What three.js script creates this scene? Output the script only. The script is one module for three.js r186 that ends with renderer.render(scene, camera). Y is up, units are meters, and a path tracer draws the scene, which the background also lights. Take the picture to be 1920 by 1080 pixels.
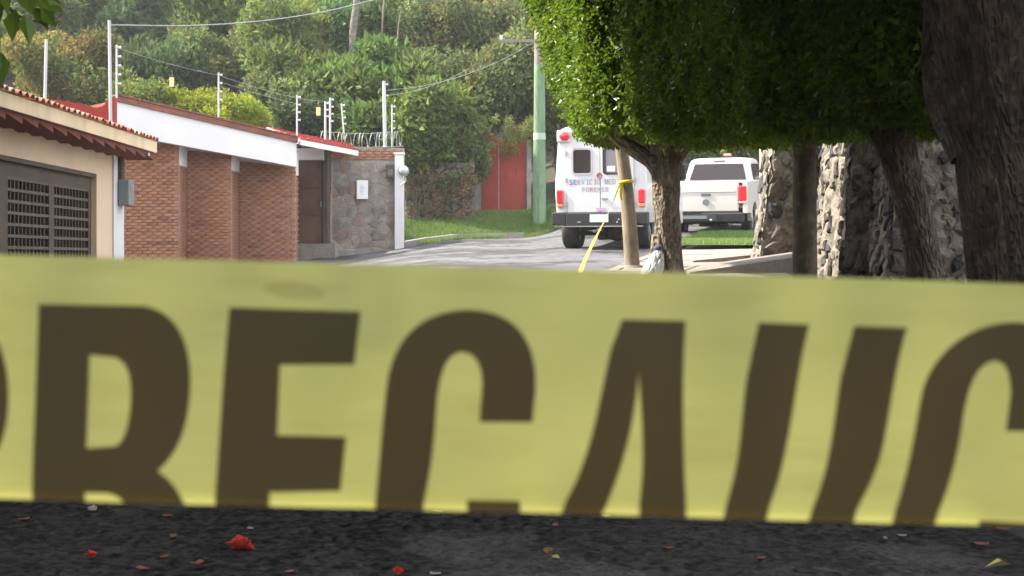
import * as THREE from 'three';
import { mergeGeometries } from 'three/addons/utils/BufferGeometryUtils.js';
import { RoundedBoxGeometry } from 'three/addons/geometries/RoundedBoxGeometry.js';
import { ImprovedNoise } from 'three/addons/math/ImprovedNoise.js';
import { FontLoader } from 'three/addons/loaders/FontLoader.js';
import { TextGeometry } from 'three/addons/geometries/TextGeometry.js';

// ---------------------------------------------------------------- camera, sky, sun, exposure
const scene = new THREE.Scene();
const EYE = 1.2, FOCAL = 2900;
const camera = new THREE.PerspectiveCamera(2 * Math.atan(540 / FOCAL) * 180 / Math.PI, 1920 / 1080, 0.05, 900);
camera.position.set(0, EYE, 0);
camera.setViewOffset(1920, 1080, 0, 55, 1920, 1080);
camera.focus = 30;
camera.userData.fStop = 12;

const SUN = new THREE.Vector3(-0.75, 0.65, -0.10).normalize();
{
  const W = 128, H = 64, data = new Float32Array(W * H * 4);
  for (let j = 0; j < H; j++) for (let i = 0; i < W; i++) {
    const el = ((j + 0.5) / H - 0.5) * Math.PI, az = ((i + 0.5) / W - 0.5) * 2 * Math.PI;
    const dir = new THREE.Vector3(Math.cos(el) * Math.cos(az), Math.sin(el), Math.cos(el) * Math.sin(az));
    const up = Math.max(0, dir.y), near = Math.max(0, dir.dot(SUN));
    const k = Math.pow(1 - up, 2.2), g = 0.25 * Math.pow(near, 5);
    const o = (j * W + i) * 4;
    data[o] = 0.66 + 0.24 * k + g; data[o + 1] = 0.69 + 0.22 * k + g * 0.96; data[o + 2] = 0.77 + 0.14 * k + g * 0.85; data[o + 3] = 1;
  }
  const sky = new THREE.DataTexture(data, W, H, THREE.RGBAFormat, THREE.FloatType);
  sky.mapping = THREE.EquirectangularReflectionMapping; sky.magFilter = THREE.LinearFilter; sky.needsUpdate = true;
  scene.background = sky; scene.environment = sky;
}
const sun = new THREE.DirectionalLight(new THREE.Color(1, 0.94, 0.80), 4.7);
sun.position.copy(SUN).multiplyScalar(90).add(new THREE.Vector3(0, 0, -25));
sun.target.position.set(0, 0, -25); scene.add(sun, sun.target);
sun.castShadow = true; sun.shadow.mapSize.set(4096, 4096); sun.shadow.radius = 2;
Object.assign(sun.shadow.camera, { left: -60, right: 60, top: 60, bottom: -60, near: 1, far: 220 });
const renderer = new THREE.WebGLRenderer({ antialias: true });
renderer.toneMapping = THREE.LinearToneMapping;
renderer.toneMappingExposure = 3.7;
renderer.shadowMap.enabled = true;

// ---------------------------------------------------------------- helpers
let seedState = 7;
const reseed = (s) => { seedState = s >>> 0; };
const rnd = () => { seedState = (seedState + 0x6d2b79f5) | 0; let t = Math.imul(seedState ^ (seedState >>> 15), 1 | seedState); t = (t + Math.imul(t ^ (t >>> 7), 61 | t)) ^ t; return ((t ^ (t >>> 14)) >>> 0) / 4294967296; };
const rr = (a, b) => a + (b - a) * rnd();
const clamp = (x, a = 0, b = 1) => Math.min(b, Math.max(a, x));
const ss = (a, b, x) => { const t = clamp((x - a) / (b - a)); return t * t * (3 - 2 * t); };
const lerp = (a, b, t) => a + (b - a) * t;
const V = (x, y, z) => new THREE.Vector3(x, y, z);
const perlin = new ImprovedNoise();
const n3 = (x, y, z) => perlin.noise(x, y, z);
// a point of the place, from where it shows in the photograph and how many metres away it stands
const at = (px, py, d) => V((px - 960) * d / FOCAL, EYE + (485 - py) * d / FOCAL, -d);
const xAt = (px, d) => (px - 960) * d / FOCAL;
const yAt = (py, d) => EYE + (485 - py) * d / FOCAL;

function hash2(i, j, s) { let h = Math.imul(i, 374761393) ^ Math.imul(j, 668265263) ^ Math.imul(s, 2147483647 ^ 0x5bd1e995); h = Math.imul(h ^ (h >>> 13), 1274126177); return ((h ^ (h >>> 16)) >>> 0) / 4294967296; }
function vnoise(u, v, per, s) {                     // tileable value noise, u and v in 0..1
  const x = u * per, y = v * per, i = Math.floor(x), j = Math.floor(y), fx = x - i, fy = y - j;
  const sx = fx * fx * (3 - 2 * fx), sy = fy * fy * (3 - 2 * fy), m = (a) => ((a % per) + per) % per;
  return lerp(lerp(hash2(m(i), m(j), s), hash2(m(i + 1), m(j), s), sx), lerp(hash2(m(i), m(j + 1), s), hash2(m(i + 1), m(j + 1), s), sx), sy);
}
function fbm(u, v, per, oct, s) { let a = 0.5, t = 0, n = 0; for (let k = 0; k < oct; k++) { t += a * vnoise(u, v, per << k, s + k * 17); n += a; a *= 0.5; } return t / n; }
function tex(size, fn, repeat = 1, srgb = false) {
  const h = size, data = new Uint8Array(size * h * 4);
  for (let j = 0; j < h; j++) for (let i = 0; i < size; i++) {
    const c = fn((i + 0.5) / size, (j + 0.5) / h), o = (j * size + i) * 4;
    const a = Array.isArray(c) ? c : [c, c, c];
    data[o] = clamp(a[0]) * 255; data[o + 1] = clamp(a[1]) * 255; data[o + 2] = clamp(a[2]) * 255; data[o + 3] = 255;
  }
  const t = new THREE.DataTexture(data, size, h);
  t.wrapS = t.wrapT = THREE.RepeatWrapping; t.magFilter = THREE.LinearFilter; t.minFilter = THREE.LinearMipmapLinearFilter;
  t.generateMipmaps = true; if (srgb) t.colorSpace = THREE.SRGBColorSpace;
  t.repeat.set(repeat, repeat); t.needsUpdate = true;
  return t;
}
const withRepeat = (t, a, b = a) => { const c = t.clone(); c.repeat.set(a, b); c.needsUpdate = true; return c; };
// shared relief and mottling, one tile
const T = {
  fine: tex(512, (u, v) => fbm(u, v, 32, 4, 3)),
  coarse: tex(512, (u, v) => fbm(u, v, 5, 6, 9)),
  grit: tex(512, (u, v) => { const a = vnoise(u, v, 160, 5), b = vnoise(u, v, 80, 6); return 0.6 * a + 0.4 * b; }),
  mottle: tex(512, (u, v) => { const a = fbm(u, v, 4, 6, 21), b = fbm(u, v, 40, 3, 31); const k = 0.62 + 0.6 * (a - 0.5) + 0.35 * (b - 0.5); return [k * 1.02, k, k * 0.97]; }),
  bark: tex(512, (u, v) => { const w = fbm(u, v, 4, 4, 41); const r = Math.abs(vnoise(u + 0.10 * w, v * 0.5, 36, 43) - 0.5) * 2; const f = fbm(u, v, 24, 3, 44); return 0.15 + 0.65 * r * (0.6 + 0.8 * w) + 0.25 * (f - 0.3); }),
  barkTone: tex(512, (u, v) => { const w = fbm(u, v, 5, 5, 47), s = vnoise(u, v * 0.3, 36, 48), l = ss(0.58, 0.72, fbm(u, v, 9, 4, 51)); const k = 0.5 + 0.45 * (w - 0.4) + 0.3 * (s - 0.5); return [k + 0.25 * l, k + 0.25 * l, k * 0.96 + 0.22 * l]; }),
  wood: tex(512, (u, v) => { const g = vnoise(u, v * 0.12, 64, 61) * 0.5 + vnoise(u, v * 0.06, 120, 62) * 0.3, w = fbm(u, v, 4, 3, 63); const k = 0.5 + 0.5 * (g - 0.4) + 0.4 * (w - 0.5); return [k, k * 0.98, k * 0.95]; }),
};
const col = (r, g, b) => new THREE.Color().setRGB(r, g, b);
function mat(c, o = {}) {
  const m = new THREE.MeshPhysicalMaterial({ color: Array.isArray(c) ? col(...c) : c, roughness: o.rough ?? 0.85, metalness: o.metal ?? 0, side: THREE.DoubleSide });
  if (o.map) m.map = o.map;
  if (o.bump) { m.bumpMap = o.bump; m.bumpScale = o.bumpScale ?? 0.004; }
  if (o.spec !== undefined) m.specularIntensity = o.spec;
  if (o.coat) { m.clearcoat = o.coat; m.clearcoatRoughness = 0.08; }
  if (o.trans) { m.transmission = o.trans; m.thickness = 0; }
  return m;
}
// geometry clean-up: plain position / normal / uv, uv in metres from the face's own plane
function plain(g) {
  const h = g.index ? g.toNonIndexed() : g.clone();
  for (const k of Object.keys(h.attributes)) if (!['position', 'normal', 'uv'].includes(k)) h.deleteAttribute(k);
  if (!h.attributes.normal) h.computeVertexNormals();
  return uvBox(h);
}
function uvBox(g) {
  const p = g.attributes.position, uv = new Float32Array(p.count * 2), a = V(), b = V(), c = V(), n = V();
  for (let i = 0; i < p.count; i += 3) {
    a.fromBufferAttribute(p, i); b.fromBufferAttribute(p, i + 1); c.fromBufferAttribute(p, i + 2);
    n.copy(b).sub(a).cross(c.clone().sub(a));
    const x = Math.abs(n.x), y = Math.abs(n.y), z = Math.abs(n.z);
    [a, b, c].forEach((q, k) => { const o = (i + k) * 2; if (y >= x && y >= z) { uv[o] = q.x; uv[o + 1] = q.z; } else if (x >= z) { uv[o] = q.z; uv[o + 1] = q.y; } else { uv[o] = q.x; uv[o + 1] = q.y; } });
  }
  g.setAttribute('uv', new THREE.BufferAttribute(uv, 2));
  return g;
}
const merge = (list) => list.length === 1 ? list[0] : mergeGeometries(list);
const bx = (x0, x1, y0, y1, d0, d1) => { const g = new THREE.BoxGeometry(Math.abs(x1 - x0), Math.abs(y1 - y0), Math.abs(d1 - d0)); g.translate((x0 + x1) / 2, (y0 + y1) / 2, -(d0 + d1) / 2); return plain(g); };
// box along a line on plan, from (ax, ad) to (bx_, bd); s = +1 thickness to the viewer's right, -1 to the left
function seg(ax, ad, bx_, bd, y0, y1, th, s = -1, shift = 0) {
  const tx = bx_ - ax, tz = -(bd - ad), L = Math.hypot(tx, tz), a = Math.atan2(-tz, tx);
  const g = new THREE.BoxGeometry(L, y1 - y0, th);
  g.translate(0, 0, s * th / 2 + shift); g.rotateY(a); g.translate((ax + bx_) / 2, (y0 + y1) / 2, -(ad + bd) / 2);
  return plain(g);
}
// a closed solid from two rings of points with the same count
function solid(low, high) {
  const n = low.length, pos = [];
  const tri = (...q) => q.forEach((v) => pos.push(v.x, v.y, v.z));
  const fan = (ring, flip) => { for (let i = 1; i < n - 1; i++) flip ? tri(ring[0], ring[i + 1], ring[i]) : tri(ring[0], ring[i], ring[i + 1]); };
  for (let i = 0; i < n; i++) { const j = (i + 1) % n; tri(low[i], low[j], high[j]); tri(low[i], high[j], high[i]); }
  fan(low, true); fan(high, false);
  const g = new THREE.BufferGeometry(); g.setAttribute('position', new THREE.Float32BufferAttribute(pos, 3)); g.computeVertexNormals();
  return plain(g);
}
const used = new Map();
function numbered(name) { const k = used.get(name) ?? 0; used.set(name, k + 1); return k ? `${name}_${String(k).padStart(3, '0')}` : name; }
function shade(o) { o.traverse((m) => { if (m.isMesh) { m.castShadow = true; m.receiveShadow = true; } }); return o; }
// a thing: a Group at its base; part() takes geometry in the place's own metres and hangs it on the thing
function thing(name, label, category, origin, group) {
  const o = new THREE.Group(); o.name = numbered(name); o.position.copy(origin); scene.add(o);
  o.userData = { label, category }; if (group) o.userData.group = group;
  return o;
}
function part(t, name, g, m, under) {
  const geo = g.clone().translate(-t.position.x, -t.position.y, -t.position.z);
  const o = new THREE.Mesh(geo, m); o.name = name; (under ?? t).add(o); return shade(o);
}
// own-axes part, for things built at the origin and then set down
function own(t, name, g, m, under) { const o = new THREE.Mesh(g, m); o.name = name; (under ?? t).add(o); return shade(o); }
function single(name, label, category, g, m, origin, group) {
  const geo = g.clone().translate(-origin.x, -origin.y, -origin.z);
  const o = new THREE.Mesh(geo, m); o.name = numbered(name); o.position.copy(origin); o.userData = { label, category }; if (group) o.userData.group = group;
  scene.add(o); return shade(o);
}
function struct(name, g, m) { const o = new THREE.Mesh(g, m); o.name = numbered(name); o.userData = { kind: 'structure' }; scene.add(o); return shade(o); }
const tube = (pts, r, seg_ = 24, rad = 6) => plain(new THREE.TubeGeometry(new THREE.CatmullRomCurve3(pts), seg_, r, rad));
const cyl = (x, y0, y1, d, r0, r1 = r0, n = 16) => { const g = new THREE.CylinderGeometry(r1, r0, y1 - y0, n); g.translate(x, (y0 + y1) / 2, -d); return smooth(g); };
const smooth = (g) => { const h = g.index ? g.toNonIndexed() : g; for (const k of Object.keys(h.attributes)) if (!['position', 'normal', 'uv'].includes(k)) h.deleteAttribute(k); return h; };
// a trunk or limb: rings of changing radius along a bent line, with knotty sides
function limb(pts, radii, { n = 14, steps = 26, knot = 0.12, seed = 1, uvScale = 1 } = {}) {
  const curve = new THREE.CatmullRomCurve3(pts), pos = [], uv = [], idx = [];
  const frames = curve.computeFrenetFrames(steps, false);
  const radiusAt = (t) => { const f = t * (radii.length - 1), i = Math.min(radii.length - 2, Math.floor(f)); return lerp(radii[i], radii[i + 1], f - i); };
  const L = curve.getLength();
  for (let k = 0; k <= steps; k++) {
    const t = k / steps, c = curve.getPoint(t), r0 = radiusAt(t), N = frames.normals[k], B = frames.binormals[k];
    for (let i = 0; i <= n; i++) {
      const a = i / n * Math.PI * 2, ca = Math.cos(a), sa = Math.sin(a);
      const r = r0 * (1 + knot * (1.3 * n3(ca * 1.4 + seed * 7.1, sa * 1.4, t * L * 0.8) + 0.7 * n3(ca * 3.2, sa * 3.2 + seed * 3.3, t * L * 2.1)));
      pos.push(c.x + (N.x * ca + B.x * sa) * r, c.y + (N.y * ca + B.y * sa) * r, c.z + (N.z * ca + B.z * sa) * r);
      uv.push(i / n * Math.max(0.4, 2 * Math.PI * radii[0]) * uvScale, t * L * uvScale);
    }
  }
  for (let k = 0; k < steps; k++) for (let i = 0; i < n; i++) { const a = k * (n + 1) + i, b = a + n + 1; idx.push(a, b, a + 1, b, b + 1, a + 1); }
  const g = new THREE.BufferGeometry();
  g.setAttribute('position', new THREE.Float32BufferAttribute(pos, 3)); g.setAttribute('uv', new THREE.Float32BufferAttribute(uv, 2)); g.setIndex(idx); g.computeVertexNormals();
  return smooth(g);
}
// leaves: a folded blade, and a spray of them
function leaf(len, wid, fold = 0.25) {
  const h = wid * fold, g = new THREE.BufferGeometry();
  const b = [0, 0, 0], l = [-wid / 2, len * 0.42, h], r = [wid / 2, len * 0.42, h], t = [0, len, -h * 0.4];
  g.setAttribute('position', new THREE.Float32BufferAttribute([...b, ...r, ...t, ...b, ...t, ...l], 3));
  g.setAttribute('uv', new THREE.Float32BufferAttribute([0.5, 0, 1, 0.4, 0.5, 1, 0.5, 0, 0.5, 1, 0, 0.4], 2));
  g.computeVertexNormals(); return g;
}
function spray(n, R, len, wid, outward = 0.5) {
  const list = [], e = new THREE.Euler(), m = new THREE.Matrix4(), q = new THREE.Quaternion(), q2 = new THREE.Quaternion(), up = V(0, 1, 0);
  for (let i = 0; i < n; i++) {
    const p = V(rr(-1, 1), rr(-1, 1), rr(-1, 1)).normalize().multiplyScalar(R * Math.cbrt(rnd()));
    const dir = p.clone().normalize().multiplyScalar(outward).add(V(rr(-1, 1), rr(-0.7, 1), rr(-1, 1)).normalize().multiplyScalar(1 - outward * 0.5)).normalize();
    q.setFromUnitVectors(up, dir); q2.setFromAxisAngle(dir, rr(0, 6.28)); q2.multiply(q);
    const s = rr(0.7, 1.25); m.compose(p, q2, V(s, s, s));
    list.push(leaf(len, wid, rr(0.1, 0.35)).applyMatrix4(m));
  }
  return mergeGeometries(list);
}
const M4 = new THREE.Matrix4(), Q4 = new THREE.Quaternion(), E4 = new THREE.Euler();
function copies(parent, name, geo, m, places, tint) {
  const o = new THREE.InstancedMesh(geo, m, places.length); o.name = name; o.userData = { kind: 'stuff' };
  places.forEach((p, i) => {
    E4.set(p.rx ?? rr(-0.9, 0.9), rr(0, 6.28), p.rz ?? rr(-0.9, 0.9)); Q4.setFromEuler(E4);
    M4.compose(V(p.x, p.y, p.z), Q4, V(p.s, p.s * (p.sy ?? 1), p.s)); o.setMatrixAt(i, M4);
    o.setColorAt(i, tint(p, i));
  });
  parent.add(o); return shade(o);
}
// crown places on a set of lobes (ellipsoids), in the parent's own axes
function crownPlaces(lobes, step, scale, { gap = 0.35, inner = 0.35, under = 1 } = {}) {
  const out = [];
  for (const [k, L] of lobes.entries()) {
    const [cx, cy, cz, rx, ry, rz] = L, area = 4 * Math.PI * Math.pow((Math.pow(rx * ry, 1.6) + Math.pow(rx * rz, 1.6) + Math.pow(ry * rz, 1.6)) / 3, 1 / 1.6), n = Math.round(area / (step * step));
    for (let i = 0; i < n; i++) {
      const d = V(rr(-1, 1), rr(-1, 1), rr(-1, 1)); if (d.lengthSq() > 1 || d.lengthSq() < 0.01) { i--; continue; } d.normalize();
      if (d.y < -0.35 && rnd() > under) continue;
      const bump = (1 + 0.42 * n3(d.x * 2.2 + k * 5.3, d.y * 2.2, d.z * 2.2 + cx) + 0.22 * n3(d.x * 5 + k, d.y * 5, d.z * 5)) * (rnd() < 0.05 ? rr(1.05, 1.3) : 1);
      const f = (1 - inner * rnd() * rnd()) * bump, x = cx + d.x * rx * f, y = cy + d.y * ry * f, z = cz + d.z * rz * f;
      if (n3(x * 0.9 / scale, y * 0.9 / scale + k, z * 0.9 / scale) < -0.30 + gap * 0.1 && rnd() < gap * 2) continue;
      let buried = false;
      for (const [j, O] of lobes.entries()) if (j !== k) { const q = ((x - O[0]) / O[3]) ** 2 + ((y - O[1]) / O[4]) ** 2 + ((z - O[2]) / O[5]) ** 2; if (q < 0.45) { buried = true; break; } }
      if (buried) continue;
      out.push({ x, y, z, s: scale * rr(0.7, 1.35), lobe: k, h: d.y });
    }
  }
  return out;
}
// irregular stones: Voronoi cells of a w x h face
function cells(w, h, n, jitter = 0.85, aspect = 1) {
  const S = [];
  const near = 0.52 * Math.sqrt(w * h / n);
  for (let tries = 0; S.length < n && tries < n * 60; tries++) { const q = [rr(0, w), rr(0, h)], m = near * rr(0.6, 1.5); if (S.every((o) => Math.hypot(o[0] - q[0], (o[1] - q[1]) * (1 + 0.4 * jitter)) > m)) S.push(q); }
  return S.map((s, k) => {
    let poly = [[0, 0], [w, 0], [w, h], [0, h]];
    S.forEach((o, j) => {
      if (j === k) return;
      const mx = (s[0] + o[0]) / 2, my = (s[1] + o[1]) / 2, nx_ = o[0] - s[0], ny_ = o[1] - s[1], side = (p) => (p[0] - mx) * nx_ + (p[1] - my) * ny_, out = [];
      for (let i = 0; i < poly.length; i++) { const a = poly[i], b = poly[(i + 1) % poly.length], sa = side(a), sb = side(b); if (sa <= 0) out.push(a); if ((sa < 0 && sb > 0) || (sa > 0 && sb < 0)) { const t = sa / (sa - sb); out.push([a[0] + (b[0] - a[0]) * t, a[1] + (b[1] - a[1]) * t]); } }
      poly = out;
    });
    return { poly, c: s };
  }).filter((q) => q.poly.length > 2);
}
// one stone standing proud of the face z = 0
function stone({ poly }, joint, proud) {
  const cx = poly.reduce((a, p) => a + p[0], 0) / poly.length, cy = poly.reduce((a, p) => a + p[1], 0) / poly.length, ring = [];
  for (let i = 0; i < poly.length; i++) { const a = poly[i], b = poly[(i + 1) % poly.length]; if (Math.hypot(a[0] - b[0], a[1] - b[1]) < 0.02) continue; ring.push(a); if (Math.hypot(a[0] - b[0], a[1] - b[1]) > 0.14) ring.push([(a[0] + b[0]) / 2 + rr(-0.025, 0.025), (a[1] + b[1]) / 2 + rr(-0.025, 0.025)]); }
  if (ring.length < 3) return null;
  const inset = (p, k, z) => { const dx = p[0] - cx, dy = p[1] - cy, L = Math.hypot(dx, dy) || 1, f = Math.max(0.12, (L - k) / L); return V(cx + dx * f, cy + dy * f, z); };
  const wob = ring.map(() => rr(0, 0.015)), base = ring.map((p, i) => inset(p, joint + wob[i], -0.03)), mid = ring.map((p, i) => inset(p, joint + 0.004 + wob[i], proud * rr(0.45, 0.7))), top = ring.map((p, i) => inset(p, joint + 0.03 + wob[i], proud * rr(0.9, 1.05)));
  const pos = [], tri = (...q) => q.forEach((v) => pos.push(v.x, v.y, v.z)), n = ring.length, hub = V(cx, cy, proud * rr(0.97, 1.08));
  for (let i = 0; i < n; i++) { const j = (i + 1) % n; tri(base[i], base[j], mid[j]); tri(base[i], mid[j], mid[i]); tri(mid[i], mid[j], top[j]); tri(mid[i], top[j], top[i]); tri(top[i], top[j], hub); }
  const g = new THREE.BufferGeometry(); g.setAttribute('position', new THREE.Float32BufferAttribute(pos, 3)); g.computeVertexNormals();
  return plain(g);
}

// ---------------------------------------------------------------- the ground: a street climbing and bending right, a wooded hill behind
function G(x, d) {
  let e = 0.04 * Math.min(d, 70) + 0.03 * Math.max(0, Math.min(d, 60) - 34) * ss(0, 3, x);
  e -= 0.45 * ss(-1, -5, x) * ss(4, 16, d) * (1 - ss(44, 47, d));
  e += 0.62 * ss(44.6, 47.6, d) * (1 - ss(1.2, 2.4, x - (d - 45) * 0.9));
  const start = 49 + 9 * ss(2, 10, x), up = Math.max(0, d - start);
  e += 0.46 * up * up / (up + 6) * (1 - 0.35 * ss(60, 160, up)) + 0.6 * n3(x * 0.06, d * 0.06, 3.1) * ss(0, 12, up);
  return e;
}
const M = {};
M.ground = mat([0.07, 0.062, 0.038], { map: withRepeat(T.mottle, 0.23), bump: withRepeat(T.coarse, 0.6), bumpScale: 0.05, rough: 1 });
{
  const xs = [], ds = [];
  for (let i = -70; i <= 70; i++) xs.push(Math.sign(i) * (Math.abs(i) * 0.45 + 240 * Math.pow(Math.abs(i) / 70, 5)));
  for (let i = 0; i <= 150; i++) { const t = i / 150; ds.push(t < 0.12 ? lerp(-150, -4, ss(0, 1, t / 0.12) ** 0.5) : t < 0.78 ? lerp(-4, 66, (t - 0.12) / 0.66) : 66 + 330 * Math.pow((t - 0.78) / 0.22, 1.6)); }
  const pos = [], idx = [], uv = [], nx = xs.length;
  for (const d of ds) for (const x of xs) { pos.push(x, G(x, d) - 0.035, -d); uv.push(x, -d); }
  for (let j = 0; j < ds.length - 1; j++) for (let i = 0; i < nx - 1; i++) { const a = j * nx + i; idx.push(a, a + 1, a + nx, a + 1, a + nx + 1, a + nx); }
  const g = new THREE.BufferGeometry(); g.setAttribute('position', new THREE.Float32BufferAttribute(pos, 3)); g.setAttribute('uv', new THREE.Float32BufferAttribute(uv, 2)); g.setIndex(idx); g.computeVertexNormals();
  struct('ground', g, M.ground);
}
const curve2 = (list) => new THREE.CatmullRomCurve3(list.map(([x, d]) => V(x, 0, d)), false, 'centripetal');
const kerbLeft = curve2([[-5.4, -20], [-5.4, -8], [-5.4, 2], [-5.4, 12], [-6.0, 22], [-6.5, 30], [-6.0, 37], [-5.3, 40.8], [-5.0, 42.4], [-2, 43.7], [0.2, 44.4], [1.3, 45.2], [3.2, 47.2], [6.5, 51], [15, 58]]);
const kerbRight = curve2([[2.4, -20], [2.3, -6], [2.1, 3], [1.7, 8], [1.3, 13], [1.05, 18], [1.12, 20.8], [1.45, 23], [2.3, 27.5], [3.3, 33], [4.3, 37], [5.2, 40.5], [6.6, 43.5], [9.5, 47], [19, 53]]);
function strip(A, B, t0, t1, along, across, lift) {
  const pos = [], uv = [], idx = [];
  for (let j = 0; j <= along; j++) {
    const t = lerp(t0, t1, j / along), a = A(t), b = B(t);
    for (let i = 0; i <= across; i++) { const k = i / across, x = lerp(a.x, b.x, k), d = lerp(a.z, b.z, k); pos.push(x, G(x, d) + (typeof lift === 'function' ? lift(x, d) : lift), -d); uv.push(x, -d); }
  }
  for (let j = 0; j < along; j++) for (let i = 0; i < across; i++) { const a = j * (across + 1) + i; idx.push(a, a + 1, a + across + 1, a + 1, a + across + 2, a + across + 1); }
  const g = new THREE.BufferGeometry(); g.setAttribute('position', new THREE.Float32BufferAttribute(pos, 3)); g.setAttribute('uv', new THREE.Float32BufferAttribute(uv, 2)); g.setIndex(idx); g.computeVertexNormals();
  return g;
}
// old, pale, patched asphalt; newer black asphalt nearer the viewer
const oldRoad = tex(1024, (u, v) => {
  const a = fbm(u, v, 3, 6, 71), b = fbm(u, v, 64, 3, 72), patch = ss(0.48, 0.56, fbm(u + 0.07 * a, v, 5, 4, 73)), crack = ss(0.035, 0.0, Math.abs(fbm(u, v, 6, 5, 74) - 0.5));
  let k = 0.62 + 0.5 * (a - 0.5) + 0.5 * (b - 0.5) - 0.24 * patch - 0.2 * crack;
  return [k * 1.0, k * 0.99, k * 1.01];
});
const newRoad = tex(1024, (u, v) => {
  const a = fbm(u, v, 4, 6, 81), b = fbm(u, v, 128, 2, 82), dust = ss(0.50, 0.66, fbm(u * 1, v, 5, 6, 83)), pit = vnoise(u, v, 240, 84);
  let k = 0.36 + 0.4 * (a - 0.5) + 0.85 * (b - 0.5) + 0.55 * dust * (0.35 + pit) + (pit > 0.965 ? 0.5 : 0);
  return [k * 1.0, k * 0.985, k * 0.99];
});
M.road = mat([0.20, 0.196, 0.20], { map: withRepeat(oldRoad, 0.14), bump: withRepeat(T.grit, 1.3), bumpScale: 0.01, rough: 0.95, spec: 0.3 });
M.newRoad = mat([0.112, 0.103, 0.098], { map: withRepeat(newRoad, 0.31), bump: withRepeat(tex(512, (u, v) => 0.6 * fbm(u, v, 64, 3, 91) + 0.4 * fbm(u, v, 10, 4, 92)), 1.1), bumpScale: 0.02, rough: 0.9, spec: 0.4 });
const ptL = (t) => kerbLeft.getPoint(t), ptR = (t) => kerbRight.getPoint(t);
struct('road', strip(ptL, ptR, 0, 1, 200, 26, 0.01), M.road);
{ // newer asphalt with a ragged far end
  const pos = [], uv = [], idx = [], nx = 40, nd = 60;
  for (let j = 0; j <= nd; j++) for (let i = 0; i <= nx; i++) { const x = lerp(-5.2, 1.2 + 0.75 * (1 - ss(4, 13, j / nd * 20 - 4)), i / nx), far = 13.5 + 0.9 * n3(x * 0.8, 1.7, 0) + 0.4 * n3(x * 2.7, 4, 0), d = lerp(-5, far, j / nd); pos.push(x, G(x, d) + 0.02, -d); uv.push(x, -d); }
  for (let j = 0; j < nd; j++) for (let i = 0; i < nx; i++) { const a = j * (nx + 1) + i; idx.push(a, a + 1, a + nx + 1, a + 1, a + nx + 2, a + nx + 1); }
  const g = new THREE.BufferGeometry(); g.setAttribute('position', new THREE.Float32BufferAttribute(pos, 3)); g.setAttribute('uv', new THREE.Float32BufferAttribute(uv, 2)); g.setIndex(idx); g.computeVertexNormals();
  struct('asphalt_patch', g, M.newRoad);
}
{ // the coarse aggregate that shows close by, as real relief
  const pos = [], uv = [], idx = [], nx = 330, nd = 330;
  for (let j = 0; j <= nd; j++) for (let i = 0; i <= nx; i++) {
    const x = lerp(-2.5, 1.75, i / nx), d = lerp(3.7, 7.6, j / nd), e = Math.min(1, 8 * Math.min(i / nx, 1 - i / nx, j / nd, 1 - j / nd));
    const h = 0.007 * n3(x * 26, d * 26, 1) + 0.006 * n3(x * 60, d * 60, 4) + 0.008 * n3(x * 7, d * 7, 7) + 0.012 * n3(x * 1.8, d * 1.8, 9);
    pos.push(x, G(x, d) + 0.012 + e * (0.022 + h), -d); uv.push(x, -d);
  }
  for (let j = 0; j < nd; j++) for (let i = 0; i < nx; i++) { const a = j * (nx + 1) + i; idx.push(a, a + 1, a + nx + 1, a + 1, a + nx + 2, a + nx + 1); }
  const g = new THREE.BufferGeometry(); g.setAttribute('position', new THREE.Float32BufferAttribute(pos, 3)); g.setAttribute('uv', new THREE.Float32BufferAttribute(uv, 2)); g.setIndex(idx); g.computeVertexNormals();
  struct('asphalt_surface', g, M.newRoad);
}
// ---------------------------------------------------------------- common finishes
M.concrete = mat([0.29, 0.25, 0.22], { map: withRepeat(T.mottle, 0.7), bump: withRepeat(T.fine, 2), bumpScale: 0.004 });
M.concreteGrey = mat([0.36, 0.34, 0.32], { map: withRepeat(T.mottle, 0.9), bump: withRepeat(T.fine, 2), bumpScale: 0.006 });
M.cream = mat([0.80, 0.61, 0.43], { map: withRepeat(tex(256, (u, v) => 0.86 + 0.22 * (fbm(u, v, 4, 5, 101) - 0.5)), 0.35), bump: withRepeat(T.fine, 1.5), bumpScale: 0.002 });
M.creamTrim = mat([0.80, 0.62, 0.40], { map: withRepeat(tex(256, (u, v) => 0.85 + 0.3 * (fbm(u, v, 6, 4, 103) - 0.5)), 0.5) });
M.white = mat([0.70, 0.695, 0.71], { map: withRepeat(tex(256, (u, v) => 0.93 + 0.16 * (fbm(u, v, 5, 5, 107) - 0.5)), 0.3), bump: withRepeat(T.fine, 1.2), bumpScale: 0.002 });
M.red = mat([0.32, 0.034, 0.028], { map: withRepeat(tex(256, (u, v) => 0.86 + 0.3 * (fbm(u, v, 6, 5, 109) - 0.5)), 0.5), bump: withRepeat(T.fine, 1.4), bumpScale: 0.003 });
M.redTile = mat([0.42, 0.055, 0.042], { map: withRepeat(T.mottle, 1.1), bump: withRepeat(T.fine, 2), bumpScale: 0.006 });
M.coping = mat([0.30, 0.115, 0.085], { map: withRepeat(T.mottle, 0.8), bump: withRepeat(T.fine, 2), bumpScale: 0.006 });
M.darkRed = mat([0.26, 0.065, 0.042], { map: withRepeat(T.mottle, 1.2), bump: withRepeat(T.fine, 2), bumpScale: 0.006 });
M.doorBrown = mat([0.125, 0.082, 0.058], { map: withRepeat(T.mottle, 0.6), rough: 0.6 });
M.bars = mat([0.165, 0.13, 0.11], { map: withRepeat(T.mottle, 1.5), rough: 0.55 });
M.darkMetal = mat([0.045, 0.045, 0.048], { rough: 0.5 });
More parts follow.
